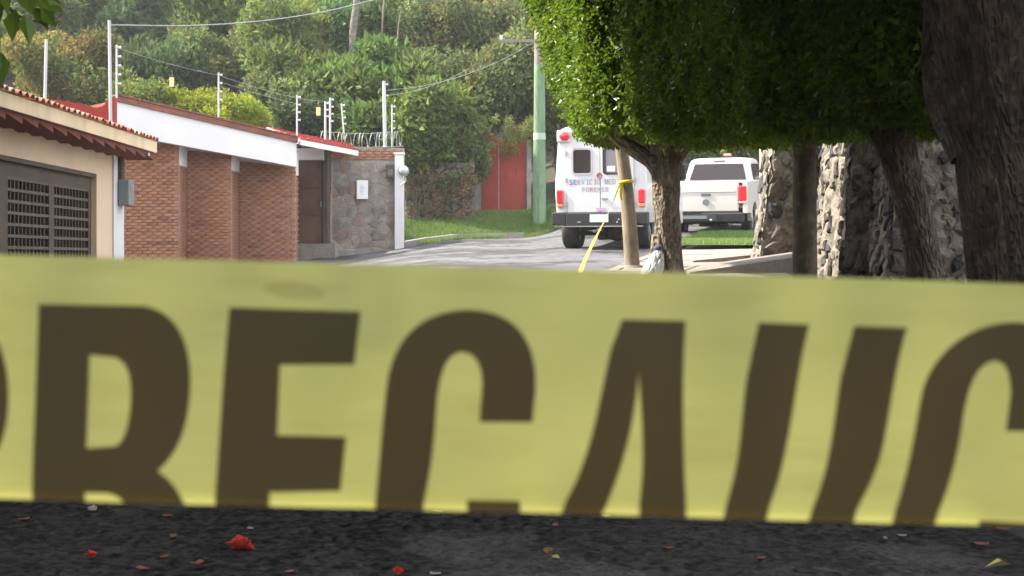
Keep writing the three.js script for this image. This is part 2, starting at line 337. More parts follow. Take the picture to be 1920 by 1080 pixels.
M.steel = mat([0.42, 0.44, 0.46], { rough: 0.5, metal: 0.35, map: withRepeat(T.mottle, 2) });
M.greyBox = mat([0.20, 0.21, 0.22], { rough: 0.55 });
M.mortar = mat([0.46, 0.32, 0.26], { map: withRepeat(T.mottle, 1.4), bump: withRepeat(T.fine, 3), bumpScale: 0.006 });
const brickMats = [[0.49, 0.23, 0.132], [0.46, 0.21, 0.12], [0.52, 0.26, 0.155], [0.44, 0.195, 0.115], [0.49, 0.25, 0.165], [0.31, 0.15, 0.10]].map((c) => mat(c, { map: withRepeat(T.mottle, 2.1), bump: withRepeat(T.fine, 4), bumpScale: 0.004 }));
const pickBrick = () => brickMats[rnd() < 0.04 ? 5 : Math.floor(rr(0, 5))];
M.wallDull = mat([0.38, 0.215, 0.175], { map: withRepeat(T.mottle, 0.8), bump: withRepeat(T.fine, 2), bumpScale: 0.006 });

// ---------------------------------------------------------------- sidewalk and kerbs on the right
function kerbRun(name, curve, t0, t1, n, w, h, m, side) {           // kerbstones laid end to end
  const root = new THREE.Group(); root.name = numbered(name); root.userData = { kind: 'structure' }; scene.add(root);
  for (let k = 0; k < n; k++) {
    const a = curve.getPoint(lerp(t0, t1, k / n)), b = curve.getPoint(lerp(t0, t1, (k + 0.985) / n));
    const dx = b.x - a.x, dd = b.z - a.z, L = Math.hypot(dx, dd), ox = side * dd / L * w, od = -side * dx / L * w, jig = rr(-0.008, 0.008);
    const P = (q, off, y) => { const x = q.x + (off ? ox : 0), d = q.z + (off ? od : 0); return V(x, G(q.x, q.z) + y, -d); };
    const low = [P(a, 0, -0.15), P(b, 0, -0.15), P(b, 1, -0.15), P(a, 1, -0.15)], high = [P(a, 0, h + jig), P(b, 0, h + jig), P(b, 1, h + jig), P(a, 1, h + jig)];
    if (side > 0) { low.reverse(); high.reverse(); }
    own(root, 'kerb_stone', solid(low, high), m);
  }
  return root;
}
reseed(11);
kerbRun('kerb', kerbRight, 0.14, 0.66, 34, 0.16, 0.13, M.concrete, 1);
{
  const root = new THREE.Group(); root.name = 'sidewalk'; root.userData = { kind: 'structure' }; scene.add(root);
  const n = 26;
  for (let k = 0; k < n; k++) {
    const t = lerp(0.14, 0.62, k / n), u = lerp(0.14, 0.62, (k + 0.985) / n), a = ptR(t), b = ptR(u);
    const off = (q, o, y) => V(q.x + o, G(q.x, q.z) + y, -q.z), j = rr(-0.006, 0.006), wide = 2.6;
    const low = [off(a, 0.165, -0.1), off(b, 0.165, -0.1), off(b, wide, -0.1), off(a, wide, -0.1)].reverse(), high = [off(a, 0.165, 0.125 + j), off(b, 0.165, 0.125 + j), off(b, wide, 0.16 + j), off(a, wide, 0.16 + j)].reverse();
    own(root, 'paving_slab', solid(low, high), M.concrete);
  }
}
// driveway ramps that rise from the sidewalk to the plots behind the stone wall
{
  const ramp = (x0, x1, d0, d1, rise, label) => {
    const y = (x, d) => G(x, d) + 0.14;
    const low = [V(x0, y(x0, d0) - 0.2, -d0), V(x1, y(x1, d0) - 0.2, -d0), V(x1, y(x1, d1) - 0.2, -d1), V(x0, y(x0, d1) - 0.2, -d1)];
    const high = [V(x0, y(x0, d0) + 0.02, -d0), V(x1, y(x1, d0) + rise, -d0), V(x1, y(x1, d1) + rise, -d1), V(x0, y(x0, d1) + 0.02, -d1)];
    const o = struct('driveway_ramp', solid(low, high), M.concrete); return o;
  };
  ramp(2.45, 4.2, 21.3, 22.6, 0.27);
  ramp(2.95, 4.6, 25.2, 26.6, 0.18);
}
// grass verge beside the parked pickup
M.grass = mat([0.13, 0.235, 0.045], { rough: 0.95, trans: 0.4 });
M.verge = mat([0.10, 0.14, 0.04], { map: withRepeat(T.mottle, 0.8), rough: 1 });
struct('verge', strip((t) => { const p = ptR(t); return V(p.x + 0.17, 0, p.z); }, (t) => { const p = ptR(t); return V(p.x + 3.4, 0, p.z); }, 0.625, 0.72, 24, 8, (x, d) => 0.13 + 0.10 * ss(28, 33, d)), M.verge);
reseed(19);
{
  const tuft = spray(7, 0.03, 0.11, 0.012, 0.2), up = mergeGeometries(Array.from({ length: 9 }, () => leaf(rr(0.07, 0.14), 0.014, 0.1).rotateX(rr(-0.6, 0.6)).rotateZ(rr(-0.5, 0.5)).rotateY(rr(0, 6)).translate(rr(-0.05, 0.05), 0, rr(-0.05, 0.05))));
  const green = (p) => { const k = rr(0.65, 1.25), y = rr(0.9, 1.35); return col(k * y, k, k * 0.9); };
  const field = (name, label, n, pick) => {
    const spots = []; let tries = 0;
    while (spots.length < n && tries++ < n * 6) { const q = pick(); if (q) spots.push({ x: q[0], y: q[2], z: -q[1], s: rr(0.7, 1.4) * (q[3] ?? 1), rx: rr(-0.12, 0.12), rz: rr(-0.12, 0.12) }); }
    const o = copies(scene, numbered(name), up, M.grass, spots, green); o.userData = { kind: 'stuff', label, category: 'grass' };
  };
  field('grass', 'bright mown grass on the bank before the red gate', 9000, () => { const x = rr(-3.6, 1.7), d = rr(44.7, 48.6); if (d < kerbLine(x) + 0.25) return null; return [x, d, G(x, d) - 0.03, ss(0.0, 1.6, d - kerbLine(x)) * 0.7 + 0.75]; });
  field('grass', 'bright grass strip on the verge below the pickup', 5000, () => { const t = rr(0.625, 0.72), p = ptR(t), x = p.x + rr(0.2, 3.3), d = p.z; return [x, d, G(x, d) + 0.12 + 0.10 * ss(28, 33, d), 0.7]; });
  field('weeds', 'yellowish weeds growing along the foot of the far kerb', 420, () => { const x = rr(-2.6, -0.2), d = kerbLine(x) - rr(0.02, 0.28); return [x, d, G(x, d), 0.9]; });
}
function kerbLine(x) { let b = 44, bd = 9; for (let i = 0; i <= 60; i++) { const p = kerbLeft.getPoint(lerp(0.52, 0.86, i / 60)), e = Math.abs(p.x - x); if (e < bd) { bd = e; b = p.z; } } return b; }
reseed(23);
kerbRun('kerb', kerbLeft, 0.571, 0.722, 7, 0.75, 0.17, M.concreteGrey, -1);

// ---------------------------------------------------------------- cream house with the slatted garage door
reseed(31);
{
  const t = thing('garage_house', 'cream house with dark slatted garage door under a red tiled eave', 'house', V(-9, 0.3, -24));
  part(t, 'wall', merge([bx(-7.85, -7.6, 2.75, 3.28, 17, 30.2), bx(-7.85, -7.6, 0.2, 2.75, 28.3, 30.2), bx(-7.85, -7.6, 0.2, 2.75, 17, 18.4)]), M.cream);
  part(t, 'side_wall', bx(-13, -7.86, 0.2, 3.4, 30.0, 30.19), M.cream);
  part(t, 'side_wall', bx(-13, -7.86, 0.2, 3.4, 17.01, 17.2), M.cream);
  part(t, 'back_wall', bx(-13.2, -13, 0.2, 5, 17, 30.2), M.cream);
  part(t, 'garage_floor', bx(-13, -7.6, 0.1, 0.42, 17.2, 30), M.concreteGrey);
  part(t, 'pilaster', bx(-7.597, -7.565, 0.25, 3.27, 29.4, 30.16), M.white);
  // eave board and tiles
  part(t, 'eave_board', bx(-7.05, -7.0, 3.285, 3.5, 17, 30.5), M.creamTrim);
  const slope = 0.2, rise = (x) => 3.49 + slope * (-7.0 - x);
  const deck = solid([V(-7.06, rise(-7.06) - 0.08, -17), V(-7.06, rise(-7.06) - 0.08, -30.5), V(-13.2, rise(-13.2) - 0.08, -30.5), V(-13.2, rise(-13.2) - 0.08, -17)].reverse(), [V(-7.06, rise(-7.06), -17), V(-7.06, rise(-7.06), -30.5), V(-13.2, rise(-13.2), -30.5), V(-13.2, rise(-13.2), -17)].reverse());
  const roof = part(t, 'roof', deck, M.darkRed);
  const tileMats = [[0.42, 0.16, 0.09], [0.5, 0.24, 0.15], [0.36, 0.12, 0.07], [0.55, 0.36, 0.26]].map((c) => mat(c, { map: withRepeat(T.mottle, 1.7), bump: withRepeat(T.fine, 3), bumpScale: 0.004 }));
  const arc = new THREE.Shape(); arc.absarc(0, 0, 0.105, 0, Math.PI, false); arc.absarc(0, 0, 0.08, Math.PI, 0, true);
  const barrel = plain(new THREE.ExtrudeGeometry(arc, { depth: 2.6, bevelEnabled: false, curveSegments: 7 }));      // runs along +z
  barrel.scale(1, 0.62, 1).rotateY(-Math.PI / 2).rotateZ(-Math.atan(slope));
  for (let k = 0; k < 49; k++) {
    const d = 17.1 + k * 0.274, m = own(t, 'roof_tile', barrel, tileMats[Math.floor(rr(0, 4))], roof);
    m.position.set(-6.93 + rr(-0.02, 0.02) - t.position.x, 3.503 + rr(0, 0.012) - t.position.y, -d - t.position.z); m.rotation.y = rr(-0.02, 0.02);
  }
  // stepped red underside
  for (let k = 0; k < 18; k++) {
    const d0 = 17.1 + k * 0.745, d1 = d0 + 0.74, y0 = 3.285, y1 = 3.19;
    part(t, 'soffit_tile', solid([V(-7.06, y0 - 0.05, -d0), V(-7.6, y0 - 0.05, -d0), V(-7.6, y1 - 0.05, -d1), V(-7.06, y1 - 0.05, -d1)].reverse(), [V(-7.06, 3.3, -d0), V(-7.6, 3.3, -d0), V(-7.6, 3.3, -d1), V(-7.06, 3.3, -d1)].reverse()), M.darkRed);
  }
  // garage door: frame, and a lattice of bars in each leaf
  const bays = [[18.6, 20.6], [20.9, 23.2], [23.62, 25.72], [26.02, 28.12]], frame = [bx(-7.76, -7.70, 2.46, 2.74, 18.4, 28.3), bx(-7.76, -7.70, 0.42, 0.6, 18.4, 28.3), bx(-7.70, -7.61, 2.68, 2.745, 18.4, 28.3)];
  [[18.4, 18.6], [20.6, 20.9], [23.2, 23.62], [25.72, 26.02], [28.12, 28.3]].forEach(([a, b]) => frame.push(bx(-7.76, -7.70, 0.6, 2.46, a, b)));
  const door = part(t, 'garage_door', merge(frame), M.doorBrown);
  for (const [a, b] of bays) {
    for (let k = 0; k < 11; k++) { const y = 0.66 + k * 0.178; part(t, 'bar', bx(-7.745, -7.705, y - 0.024, y + 0.024, a, b), M.bars, door); }
    for (let k = 1; k < 11; k++) { const d = lerp(a, b, k / 11); part(t, 'bar', bx(-7.755, -7.722, 0.6, 2.46, d - 0.02, d + 0.02), M.doorBrown, door); }
  }
  part(t, 'downpipe', cyl(-7.52, 2.7, 3.26, 29.75, 0.07, 0.07, 10), M.doorBrown);
  part(t, 'lamp_bracket', bx(-7.6, -7.05, 3.2, 3.26, 30.0, 30.12), M.white);
  const box = part(t, 'meter_box', plain(new RoundedBoxGeometry(0.22, 0.50, 0.42, 2, 0.03).translate(-7.45, 2.47, -29.86)), M.greyBox);
  part(t, 'meter_window', bx(-7.345, -7.33, 2.5, 2.63, 29.76, 29.96), M.steel, box);
}

// red painted parapet with a swept top, behind the tiled eave
{
  const s = new THREE.Shape(), d = 31.6, X = (px) => xAt(px, d), Y = (py) => yAt(py, d);
  s.moveTo(X(30), 0.6); s.lineTo(X(30), Y(176)); s.lineTo(X(98), Y(187)); s.quadraticCurveTo(X(150), Y(192), X(178), Y(202)); s.quadraticCurveTo(X(198), Y(203), X(203), Y(186)); s.lineTo(X(215), Y(180)); s.lineTo(X(215), 0.6); s.closePath();
  const g = plain(new THREE.ExtrudeGeometry(s, { depth: 0.25, bevelEnabled: false }).translate(0, 0, -d - 0.2));
  single('parapet_wall', 'red painted wall with a swept top behind the tiled eave', 'wall', g, M.red, V(X(120), 0.6, -d));
}

// ---------------------------------------------------------------- brick house under a sloping white fascia
{
  const t = thing('brick_house', 'brick house with stepped brick panels under a sloping white fascia', 'house', V(-7.5, 0.9, -37));
  const A = [xAt(218, 35.6), 35.6], Bq = [xAt(556, 38.3), 38.3], yT = [yAt(190, 35.6), yAt(268, 38.3)], yB = [yAt(250, 35.6), yAt(313, 38.3)];
  const on = (f, y, back = 0) => V(lerp(A[0], Bq[0], f) - back * 0.58, y, -(lerp(A[1], Bq[1], f) + back * 0.815));
  const board = (f0, f1, lo, hi, b0, b1) => solid([on(f0, lo(f0), b0), on(f1, lo(f1), b0), on(f1, lo(f1), b1), on(f0, lo(f0), b1)], [on(f0, hi(f0), b0), on(f1, hi(f1), b0), on(f1, hi(f1), b1), on(f0, hi(f0), b1)]);
  const top = (f) => lerp(yT[0], yT[1], f), bot = (f) => lerp(yB[0], yB[1], f);
  part(t, 'fascia', board(0, 1, bot, top, 0, 0.16), M.white);
  part(t, 'soffit', board(0, 1, (f) => bot(f) + 0.05, (f) => bot(f) + 0.14, 0.162, 6), M.white);
  const cop = part(t, 'coping', board(-0.006, 1.004, (f) => top(f) + 0.002, (f) => top(f) + 0.14, -0.05, 0.4), M.coping);
  for (let k = 0; k < 26; k++) { const f = (k + 0.06) / 26, e = (k + 0.95) / 26, j = rr(0, 0.012); part(t, 'coping_tile', board(f, e, (q) => top(q) + 0.139, (q) => top(q) + 0.165 + j, -0.08, 0.42), M.coping, cop); }
  part(t, 'roof', board(0, 1, (f) => top(f) - 0.05, (f) => top(f) + 0.03, 0.42, 6), M.darkRed);
  // panels: mortar wall and proud bricks
  const panels = [[-9.5, -7.93, 36.8, 3.98], [-7.93, -6.85, 37.7, 3.80], [-6.85, -5.445, 38.8, 3.62]];
  const brickGeo = plain(new THREE.BoxGeometry(0.228, 0.056, 0.04)), halfGeo = plain(new THREE.BoxGeometry(0.108, 0.056, 0.04));
  let single_ = 0;
  panels.forEach(([x0, x1, d, yTop], pi) => {
    const wall = part(t, 'brick_panel', bx(x0, x1, 0.7, yTop, d + 0.02, d + 0.26), M.mortar), rest = [];
    for (let row = 0; row < 44; row++) {
      const y = 0.98 + row * 0.0745; if (y > yTop - 0.03) break;
      let x = x0 + (row % 2 ? 0.0 : -0.12);
      while (x < x1 - 0.05) {
        const c = x + 0.12, half = c - 0.12 < x0 - 0.01 || c + 0.12 > x1 + 0.01, mid = c - 0.12 < x0 - 0.01 ? c + 0.06 : c + 0.12 > x1 + 0.01 ? c - 0.06 : c;
        const seen = pi === 2 || (pi === 1 && row > 12);
        const place = [mid, y + rr(-0.004, 0.004), -(d + 0.012 + rr(-0.009, 0.009))];
        if (seen && single_ < 300) { single_++; const m = own(t, 'brick', half ? halfGeo : brickGeo, pickBrick(), wall); m.position.set(place[0] - t.position.x, place[1] - t.position.y, place[2] - t.position.z); }
        else rest.push([(half ? halfGeo : brickGeo).clone().translate(...place), Math.floor(rr(0, 5.15))]);
        x += 0.24;
      }
    }
    for (let k = 0; k < 6; k++) { const list = rest.filter((r) => r[1] === k).map((r) => r[0]); if (list.length) part(t, 'brick_courses', merge(list), brickMats[k], wall).userData.kind = 'stuff'; }
  });
  const ret = [[-7.93, 36.83, 37.7, 3.42], [-6.85, 37.73, 38.8, 3.36], [-5.445, 38.83, 39.3, 3.3]];
  ret.forEach(([x, d0, d1, y]) => {
    const w = part(t, 'return_wall', bx(x - 0.24, x - 0.02, 0.7, y, d0 + 0.24, d1 + 0.01), M.mortar), list = [];
    for (let row = 0; row < 44; row++) { const yy = 0.98 + row * 0.0745; if (yy > y - 0.03) break; for (let dd = d0 + 0.02 + (row % 2 ? 0.12 : 0); dd < d1 - 0.08; dd += 0.24) list.push(new THREE.BoxGeometry(0.03, 0.056, 0.225).translate(x - 0.012, yy, -(dd + 0.113))); }
    part(t, 'brick_courses', merge(list.map(plain)), brickMats[3], w).userData.kind = 'stuff';
    part(t, 'return_band', bx(x - 0.24, x + 0.02, y + 0.002, y + 0.55, d0 + 0.02, d1 - 0.01), M.white);
  });
  part(t, 'side_wall', bx(-9.5, -9.26, 0.6, 3.95, 37.06, 44), M.wallDull);
  part(t, 'end_wall', bx(-6.2, -5.98, 0.6, 3.7, 39.06, 42.5), M.wallDull);
  part(t, 'back_wall', bx(-9.4, -6.2, 0.6, 4.0, 43.6, 43.85), M.wallDull);
}

const font = await new FontLoader().loadAsync('fonts/droid/droid_sans_bold.typeface.json');
// ---------------------------------------------------------------- entrance porch beside the brick house
reseed(41);
{
  const t = thing('entrance_porch', 'brown panelled pedestrian door under a small red tiled porch roof', 'porch', V(-5.4, 1.0, -42));
  M.doorWood = mat([0.20, 0.105, 0.07], { map: withRepeat(T.wood, 1), bump: withRepeat(T.wood, 1), bumpScale: 0.003, rough: 0.7 });
  const P1 = V(-5.22, yAt(262, 38.2), -38.2), P2 = at(672, 283, 41), P3 = at(652, 270, 43.2), P4 = at(500, 239, 42.6), dn = V(0, -0.13, 0), top = [P1, P2, P3, P4];
  const roof = part(t, 'porch_roof', solid(top.map((p) => p.clone().add(dn)), top), M.white);
  // red tiles laid on the roof slab
  const rows = 5, cols = 9;
  for (let j = 0; j < rows; j++) for (let i = 0; i < cols; i++) {
    const q = (u, v, l) => P1.clone().lerp(P2, u).lerp(P4.clone().lerp(P3, u), v).add(V(0, l, 0)), u0 = i / cols + 0.006, u1 = (i + 1) / cols - 0.006, v0 = j / rows + 0.004, v1 = (j + 1.1) / rows;
    const lo = [q(u0, v0, 0.004), q(u1, v0, 0.004), q(u1, Math.min(1, v1), 0.004), q(u0, Math.min(1, v1), 0.004)], hi = [q(u0, v0, 0.05), q(u1, v0, 0.05), q(u1, Math.min(1, v1), 0.022), q(u0, Math.min(1, v1), 0.022)];
    part(t, 'roof_tile', solid(lo, hi), M.redTile, roof);
  }
  part(t, 'lintel', bx(-5.98, -5.12, 3.88, 4.19, 41.9, 42.2), M.white);
  const y0 = yAt(457, 42.3), h = (yAt(302, 42.3) - y0);
  const door = part(t, 'door', bx(-5.9, -5.16, y0, y0 + h + 0.05, 42.33, 42.40), mat([0.13, 0.07, 0.05], { rough: 0.7 }));
  for (let k = 0; k < 3; k++) part(t, 'door_panel', bx(-5.88, -5.18, y0 + 0.02 + k * h / 3, y0 + (k + 1) * h / 3 - 0.015, 42.29, 42.34), M.doorWood, door);
  part(t, 'handle', cyl(-5.22, y0 + 1.0, y0 + 1.16, 42.25, 0.02, 0.02, 8), M.steel, door);
  part(t, 'jamb', bx(-5.155, -5.035, 1.1, 4.2, 42.2, 42.9), mat([0.12, 0.10, 0.085], { map: withRepeat(T.mottle, 1.4), bump: withRepeat(T.coarse, 1.5), bumpScale: 0.03 }));
  part(t, 'step', bx(-5.95, -4.75, 1.0, y0 - 0.003, 41.55, 42.6), M.concreteGrey);
}

// ---------------------------------------------------------------- boundary wall faced with flat stones
function stoneFace(t, w, h, n, mats, opt, place, max = 400) {
  for (const c of cells(w, h, n, opt.jitter ?? 0.85, opt.aspect ?? 1)) {
    const g = stone(c, opt.joint ?? 0.015, opt.proud * rr(0.7, 1.3)); if (!g) continue;
    part(t, 'stone', place(g), opt.pick ? opt.pick(mats, c) : mats[Math.floor(rr(0, mats.length))]);
  }
}
{
  const d = 43, x0 = -5.03, x1 = -3.27, t = thing('stone_wall', 'grey wall of flat irregular stones with a brick top course', 'wall', V(-4.1, 1.1, -43.1));
  part(t, 'backing', bx(x0, x1 + 0.26, 1.0, 4.28, d + 0.03, d + 0.35), mat([0.44, 0.395, 0.35], { map: withRepeat(T.mottle, 1.2), bump: withRepeat(T.fine, 3), bumpScale: 0.01 }));
  const mats = [[0.43, 0.385, 0.355], [0.41, 0.375, 0.35], [0.45, 0.395, 0.355], [0.385, 0.34, 0.335], [0.40, 0.295, 0.245], [0.375, 0.36, 0.335], [0.44, 0.395, 0.35], [0.29, 0.24, 0.22]].map((c) => mat(c, { map: withRepeat(T.mottle, 1.6), bump: withRepeat(T.coarse, 2), bumpScale: 0.012 }));
  stoneFace(t, x1 - x0, 2.75, 68, mats, { proud: 0.012, joint: 0.006, jitter: 0.95 }, (g) => g.translate(x0, 1.18, -d - 0.03));
  const bricks = brickMats.slice(0, 5), geo = plain(new THREE.BoxGeometry(0.225, 0.058, 0.05));
  for (let r = 0; r < 4; r++) for (let i = 0; i < 8; i++) { const m = own(t, 'brick', geo, bricks[Math.floor(rr(0, 5))]); m.position.set(x0 + 0.12 + i * 0.238 + (r % 2 ? 0.06 : -0.02) - t.position.x, 3.99 + r * 0.075 - t.position.y, -(d + 0.01 + rr(0, 0.012)) - t.position.z); }
}
single('pillar', 'slim white painted pillar at the end of the grey stone wall', 'pillar', merge([bx(-3.24, -3.01, 1.2, 4.08, 42.75, 43.02), bx(-3.27, -2.98, 4.083, 4.14, 42.72, 43.05)]), M.white, V(-3.12, 1.2, -42.9));
{
  const t = thing('electric_meter', 'dark square electric meter box beside the white pillar', 'meter', at(733, 333, 42.86));
  part(t, 'case', bx(xAt(724, 42.85), xAt(740, 42.85), yAt(333, 42.85), yAt(309, 42.85), 42.74, 42.98), M.darkMetal);
  part(t, 'dial', bx(xAt(728, 42.85), xAt(737, 42.85), yAt(329, 42.85), yAt(318, 42.85), 42.725, 42.738), mat([0.16, 0.12, 0.1], { rough: 0.3 }));
}
{
  const c = at(757, 320, 42.66), t = thing('round_meter', 'round grey meter with glass dome on the white pillar', 'meter', c.clone().add(V(0, -0.2, 0)));
  part(t, 'socket', plain(new THREE.CylinderGeometry(0.15, 0.15, 0.12, 20).rotateX(Math.PI / 2).translate(c.x, c.y, c.z - 0.04)), M.steel);
  part(t, 'dome', smooth(new THREE.SphereGeometry(0.125, 20, 12).scale(1, 1, 0.8).translate(c.x, c.y + 0.01, c.z + 0.03)), mat([0.45, 0.48, 0.5], { rough: 0.15, coat: 1 }));
  part(t, 'conduit', tube([V(c.x + 0.02, c.y - 0.12, c.z), V(c.x + 0.05, c.y - 0.3, c.z + 0.01), V(c.x - 0.08, c.y - 0.4, c.z)], 0.02, 10), M.steel);
}
{
  const c = document.createElement('canvas'); c.width = 128; c.height = 192; const k = c.getContext('2d');
  k.fillStyle = '#f3f4f6'; k.fillRect(0, 0, 128, 192); k.strokeStyle = '#9fc0c8'; k.lineWidth = 3;
  for (let i = 0; i < 9; i++) { k.beginPath(); k.moveTo(38, 50 + i * 12); k.lineTo(38 + 30 + 22 * hash2(i, 3, 5), 50 + i * 12); k.stroke(); }
  k.strokeStyle = '#8fb2c4'; k.strokeRect(50, 70, 22, 50);
  const m = mat([1, 1, 1], { rough: 0.6 }); m.map = new THREE.CanvasTexture(c); m.map.colorSpace = THREE.SRGBColorSpace;
  const w = xAt(690, 42.9) - xAt(669, 42.9), h = yAt(338, 42.9) - yAt(373, 42.9), g = new THREE.BoxGeometry(w, h, 0.012), o = at(679.5, 355.5, 42.93);
  const s = new THREE.Mesh(g, m); s.name = 'paper_notice'; s.position.copy(o); s.userData = { label: 'white printed notice fixed to the grey stone wall', category: 'notice' }; scene.add(shade(s));
}
// coil of razor wire on the stone wall
{
  const pts = [], y = 4.55, turns = 15, n = turns * 14;
  for (let i = 0; i <= n; i++) { const a = i / 14 * Math.PI * 2, x = lerp(-5.35, -3.02, i / n); pts.push(V(x + 0.05 * Math.cos(a * 0.31), y - 0.06 * Math.sin(i / n * Math.PI) + 0.21 * Math.sin(a), -43.12 + 0.21 * Math.cos(a))); }
  const t = thing('razor_wire', 'coil of razor wire along the top of the stone wall', 'razor wire', V(-4.2, 4.3, -43.1));
  part(t, 'coil', smooth(new THREE.TubeGeometry(new THREE.CatmullRomCurve3(pts), n * 2, 0.011, 4)), M.steel);
  const barb = plain(new THREE.BoxGeometry(0.06, 0.016, 0.004)), list = [];
  for (let i = 0; i < n; i += 3) list.push(barb.clone().rotateZ(rr(0, 3)).rotateY(rr(0, 3)).translate(pts[i].x, pts[i].y, pts[i].z));
  part(t, 'barbs', merge(list), M.steel).userData.kind = 'stuff';
  part(t, 'support_wire', merge([tube([V(-5.35, 4.74, -43.1), V(-4.2, 4.68, -43.1), V(-3.02, 4.76, -43.1)], 0.008, 12, 4), tube([V(-5.35, 4.33, -43.1), V(-4.2, 4.30, -43.1), V(-3.02, 4.33, -43.1)], 0.012, 12, 4)]), M.steel);
}
// electric fence posts with their insulators
M.post = mat([0.44, 0.45, 0.47], { rough: 0.45, metal: 0.15 });
M.insul = mat([0.55, 0.56, 0.58], { rough: 0.3 });
function fencePost(px, yTop, yBot, d, label, { r = 0.022, lean = 0, knobs = 4, side = 1, name = 'fence_post', group } = {}) {
  const b = at(px, yBot, d), top = at(px + lean, yTop, d), t = thing(name, label, 'post', b, group);
  part(t, 'shaft', limb([b, b.clone().lerp(top, 0.5), top], [r, r, r * 0.95], { n: 8, steps: 4, knot: 0 }), M.post);
  for (let k = 0; k < knobs; k++) { const p = b.clone().lerp(top, 0.95 - k * 0.17); part(t, 'insulator', plain(new THREE.CylinderGeometry(0.018, 0.03, 0.07, 8).rotateZ(Math.PI / 2).translate(p.x + side * (r + 0.03), p.y, p.z)), M.insul); }
  return t;
}
fencePost(208, 38, 262, 31.4, 'tall thin grey mast rising beside the swept red wall', { r: 0.034, knobs: 0, name: 'mast', lean: -3 });
fencePost(219, 84, 184, 31.2, 'white fence post with insulators beside the tall grey mast', { knobs: 5 });
fencePost(84, 74, 205, 30.5, 'grey metal post standing above the tiled eave', { r: 0.032, knobs: 0, lean: 3 });
fencePost(410, 136, 228, 37.2, 'white fence post on the fascia before the yellow green shrub', { knobs: 4 });
fencePost(557, 178, 262, 38.6, 'white fence post at the end of the white fascia', { knobs: 4 });
fencePost(610, 190, 262, 42.3, 'shorter of two white fence posts at the left of the razor wire', { knobs: 3, r: 0.028 });
fencePost(619, 183, 262, 42.6, 'taller of two white fence posts at the left of the razor wire', { knobs: 4, r: 0.028 });
fencePost(646, 194, 262, 43.3, 'yellowish leaning fence post behind the razor wire', { knobs: 4, lean: -6 });
fencePost(722, 152, 276, 43.0, 'thick concrete post rising through the razor wire', { r: 0.05, knobs: 2, lean: -2, name: 'wire_post' });
fencePost(735, 196, 276, 43.1, 'white fence post at the right end of the razor wire', { knobs: 4 });
// wires, and the yellow warning plates that hang on them
function wire(a, b, sag, label, r = 0.008) {
  const m = a.clone().lerp(b, 0.5).add(V(0, -sag, 0)), pts = [a, a.clone().lerp(m, 0.5).add(V(0, -sag * 0.25, 0)), m, b.clone().lerp(m, 0.5).add(V(0, -sag * 0.25, 0)), b];
  single('cable', label, 'cable', tube(pts, r, 30, 4), M.steel, a.clone());
}
wire(at(207, 47, 31.4), at(700, 0, 44), 0.25, 'pale cable running right from the tall grey mast', 0.013);
wire(at(409, 141, 37.2), at(557, 184, 38.6), 0.03, 'topmost fence wire above the white fascia', 0.005);
wire(at(409, 152, 37.2), at(557, 195, 38.6), 0.03, 'second fence wire above the white fascia', 0.005);
wire(at(220, 90, 31.2), at(409, 141, 37.2), 0.04, 'fence wire from the mast to the post before the shrub', 0.005);
wire(at(557, 184, 38.6), at(619, 190, 42.6), 0.02, 'fence wire over the red porch roof', 0.005);
wire(at(722, 170, 43), at(1003, 78, 46), 0.3, 'sagging cable from the concrete post to the green pole', 0.007);
wire(at(722, 180, 43), at(880, 128, 48), 0.15, 'lower cable from the concrete post into the foliage', 0.007);
const plateMat = mat([0.72, 0.62, 0.30], { rough: 0.5 });
{
  const plate = (px, py, d, h, label) => { const c = at(px, py, d), t = thing('warning_plate', label, 'sign', c.clone().add(V(0, -h / 2, 0)), 'yellow warning plates on the fence wires'); part(t, 'plate', plain(new RoundedBoxGeometry(h * 0.5, h, 0.012, 2, 0.005).translate(c.x, c.y, c.z)), plateMat); part(t, 'hook', tube([c.clone().add(V(0, h / 2 - 0.01, 0)), c.clone().add(V(0.01, h / 2 + 0.07, 0)), c.clone().add(V(0, h / 2 + 0.16, 0))], 0.004, 6, 4), M.steel); };
  plate(322, 154, 34.5, 0.21, 'small yellow plate on the wire above the brown coping');
  plate(597, 209, 41.2, 0.22, 'small yellow plate on the wire beside the razor wire posts');
}

// ---------------------------------------------------------------- rough rock wall, red gate, pole
{
  const d = 46.6, x0 = xAt(762, d), x1 = xAt(890, d), t = thing('rock_wall', 'rough brown rock wall half hidden by the hanging shrubs', 'wall', V((x0 + x1) / 2, 1.5, -d));
  part(t, 'backing', bx(x0, x1, 1.3, 4.1, d + 0.02, d + 0.5), mat([0.13, 0.105, 0.085], { map: withRepeat(T.mottle, 1.2), bump: withRepeat(T.coarse, 1.5), bumpScale: 0.05 }));
  const mats = [[0.17, 0.14, 0.12], [0.145, 0.12, 0.105], [0.20, 0.165, 0.14], [0.13, 0.11, 0.095], [0.23, 0.155, 0.11], [0.18, 0.155, 0.14]].map((c) => mat(c, { map: withRepeat(T.mottle, 2), bump: withRepeat(T.coarse, 2.5), bumpScale: 0.03 }));
  stoneFace(t, x1 - x0, 2.6, 95, mats, { proud: 0.09, joint: 0.012, jitter: 1 }, (g) => g.translate(x0, 1.5, -d - 0.02));
}
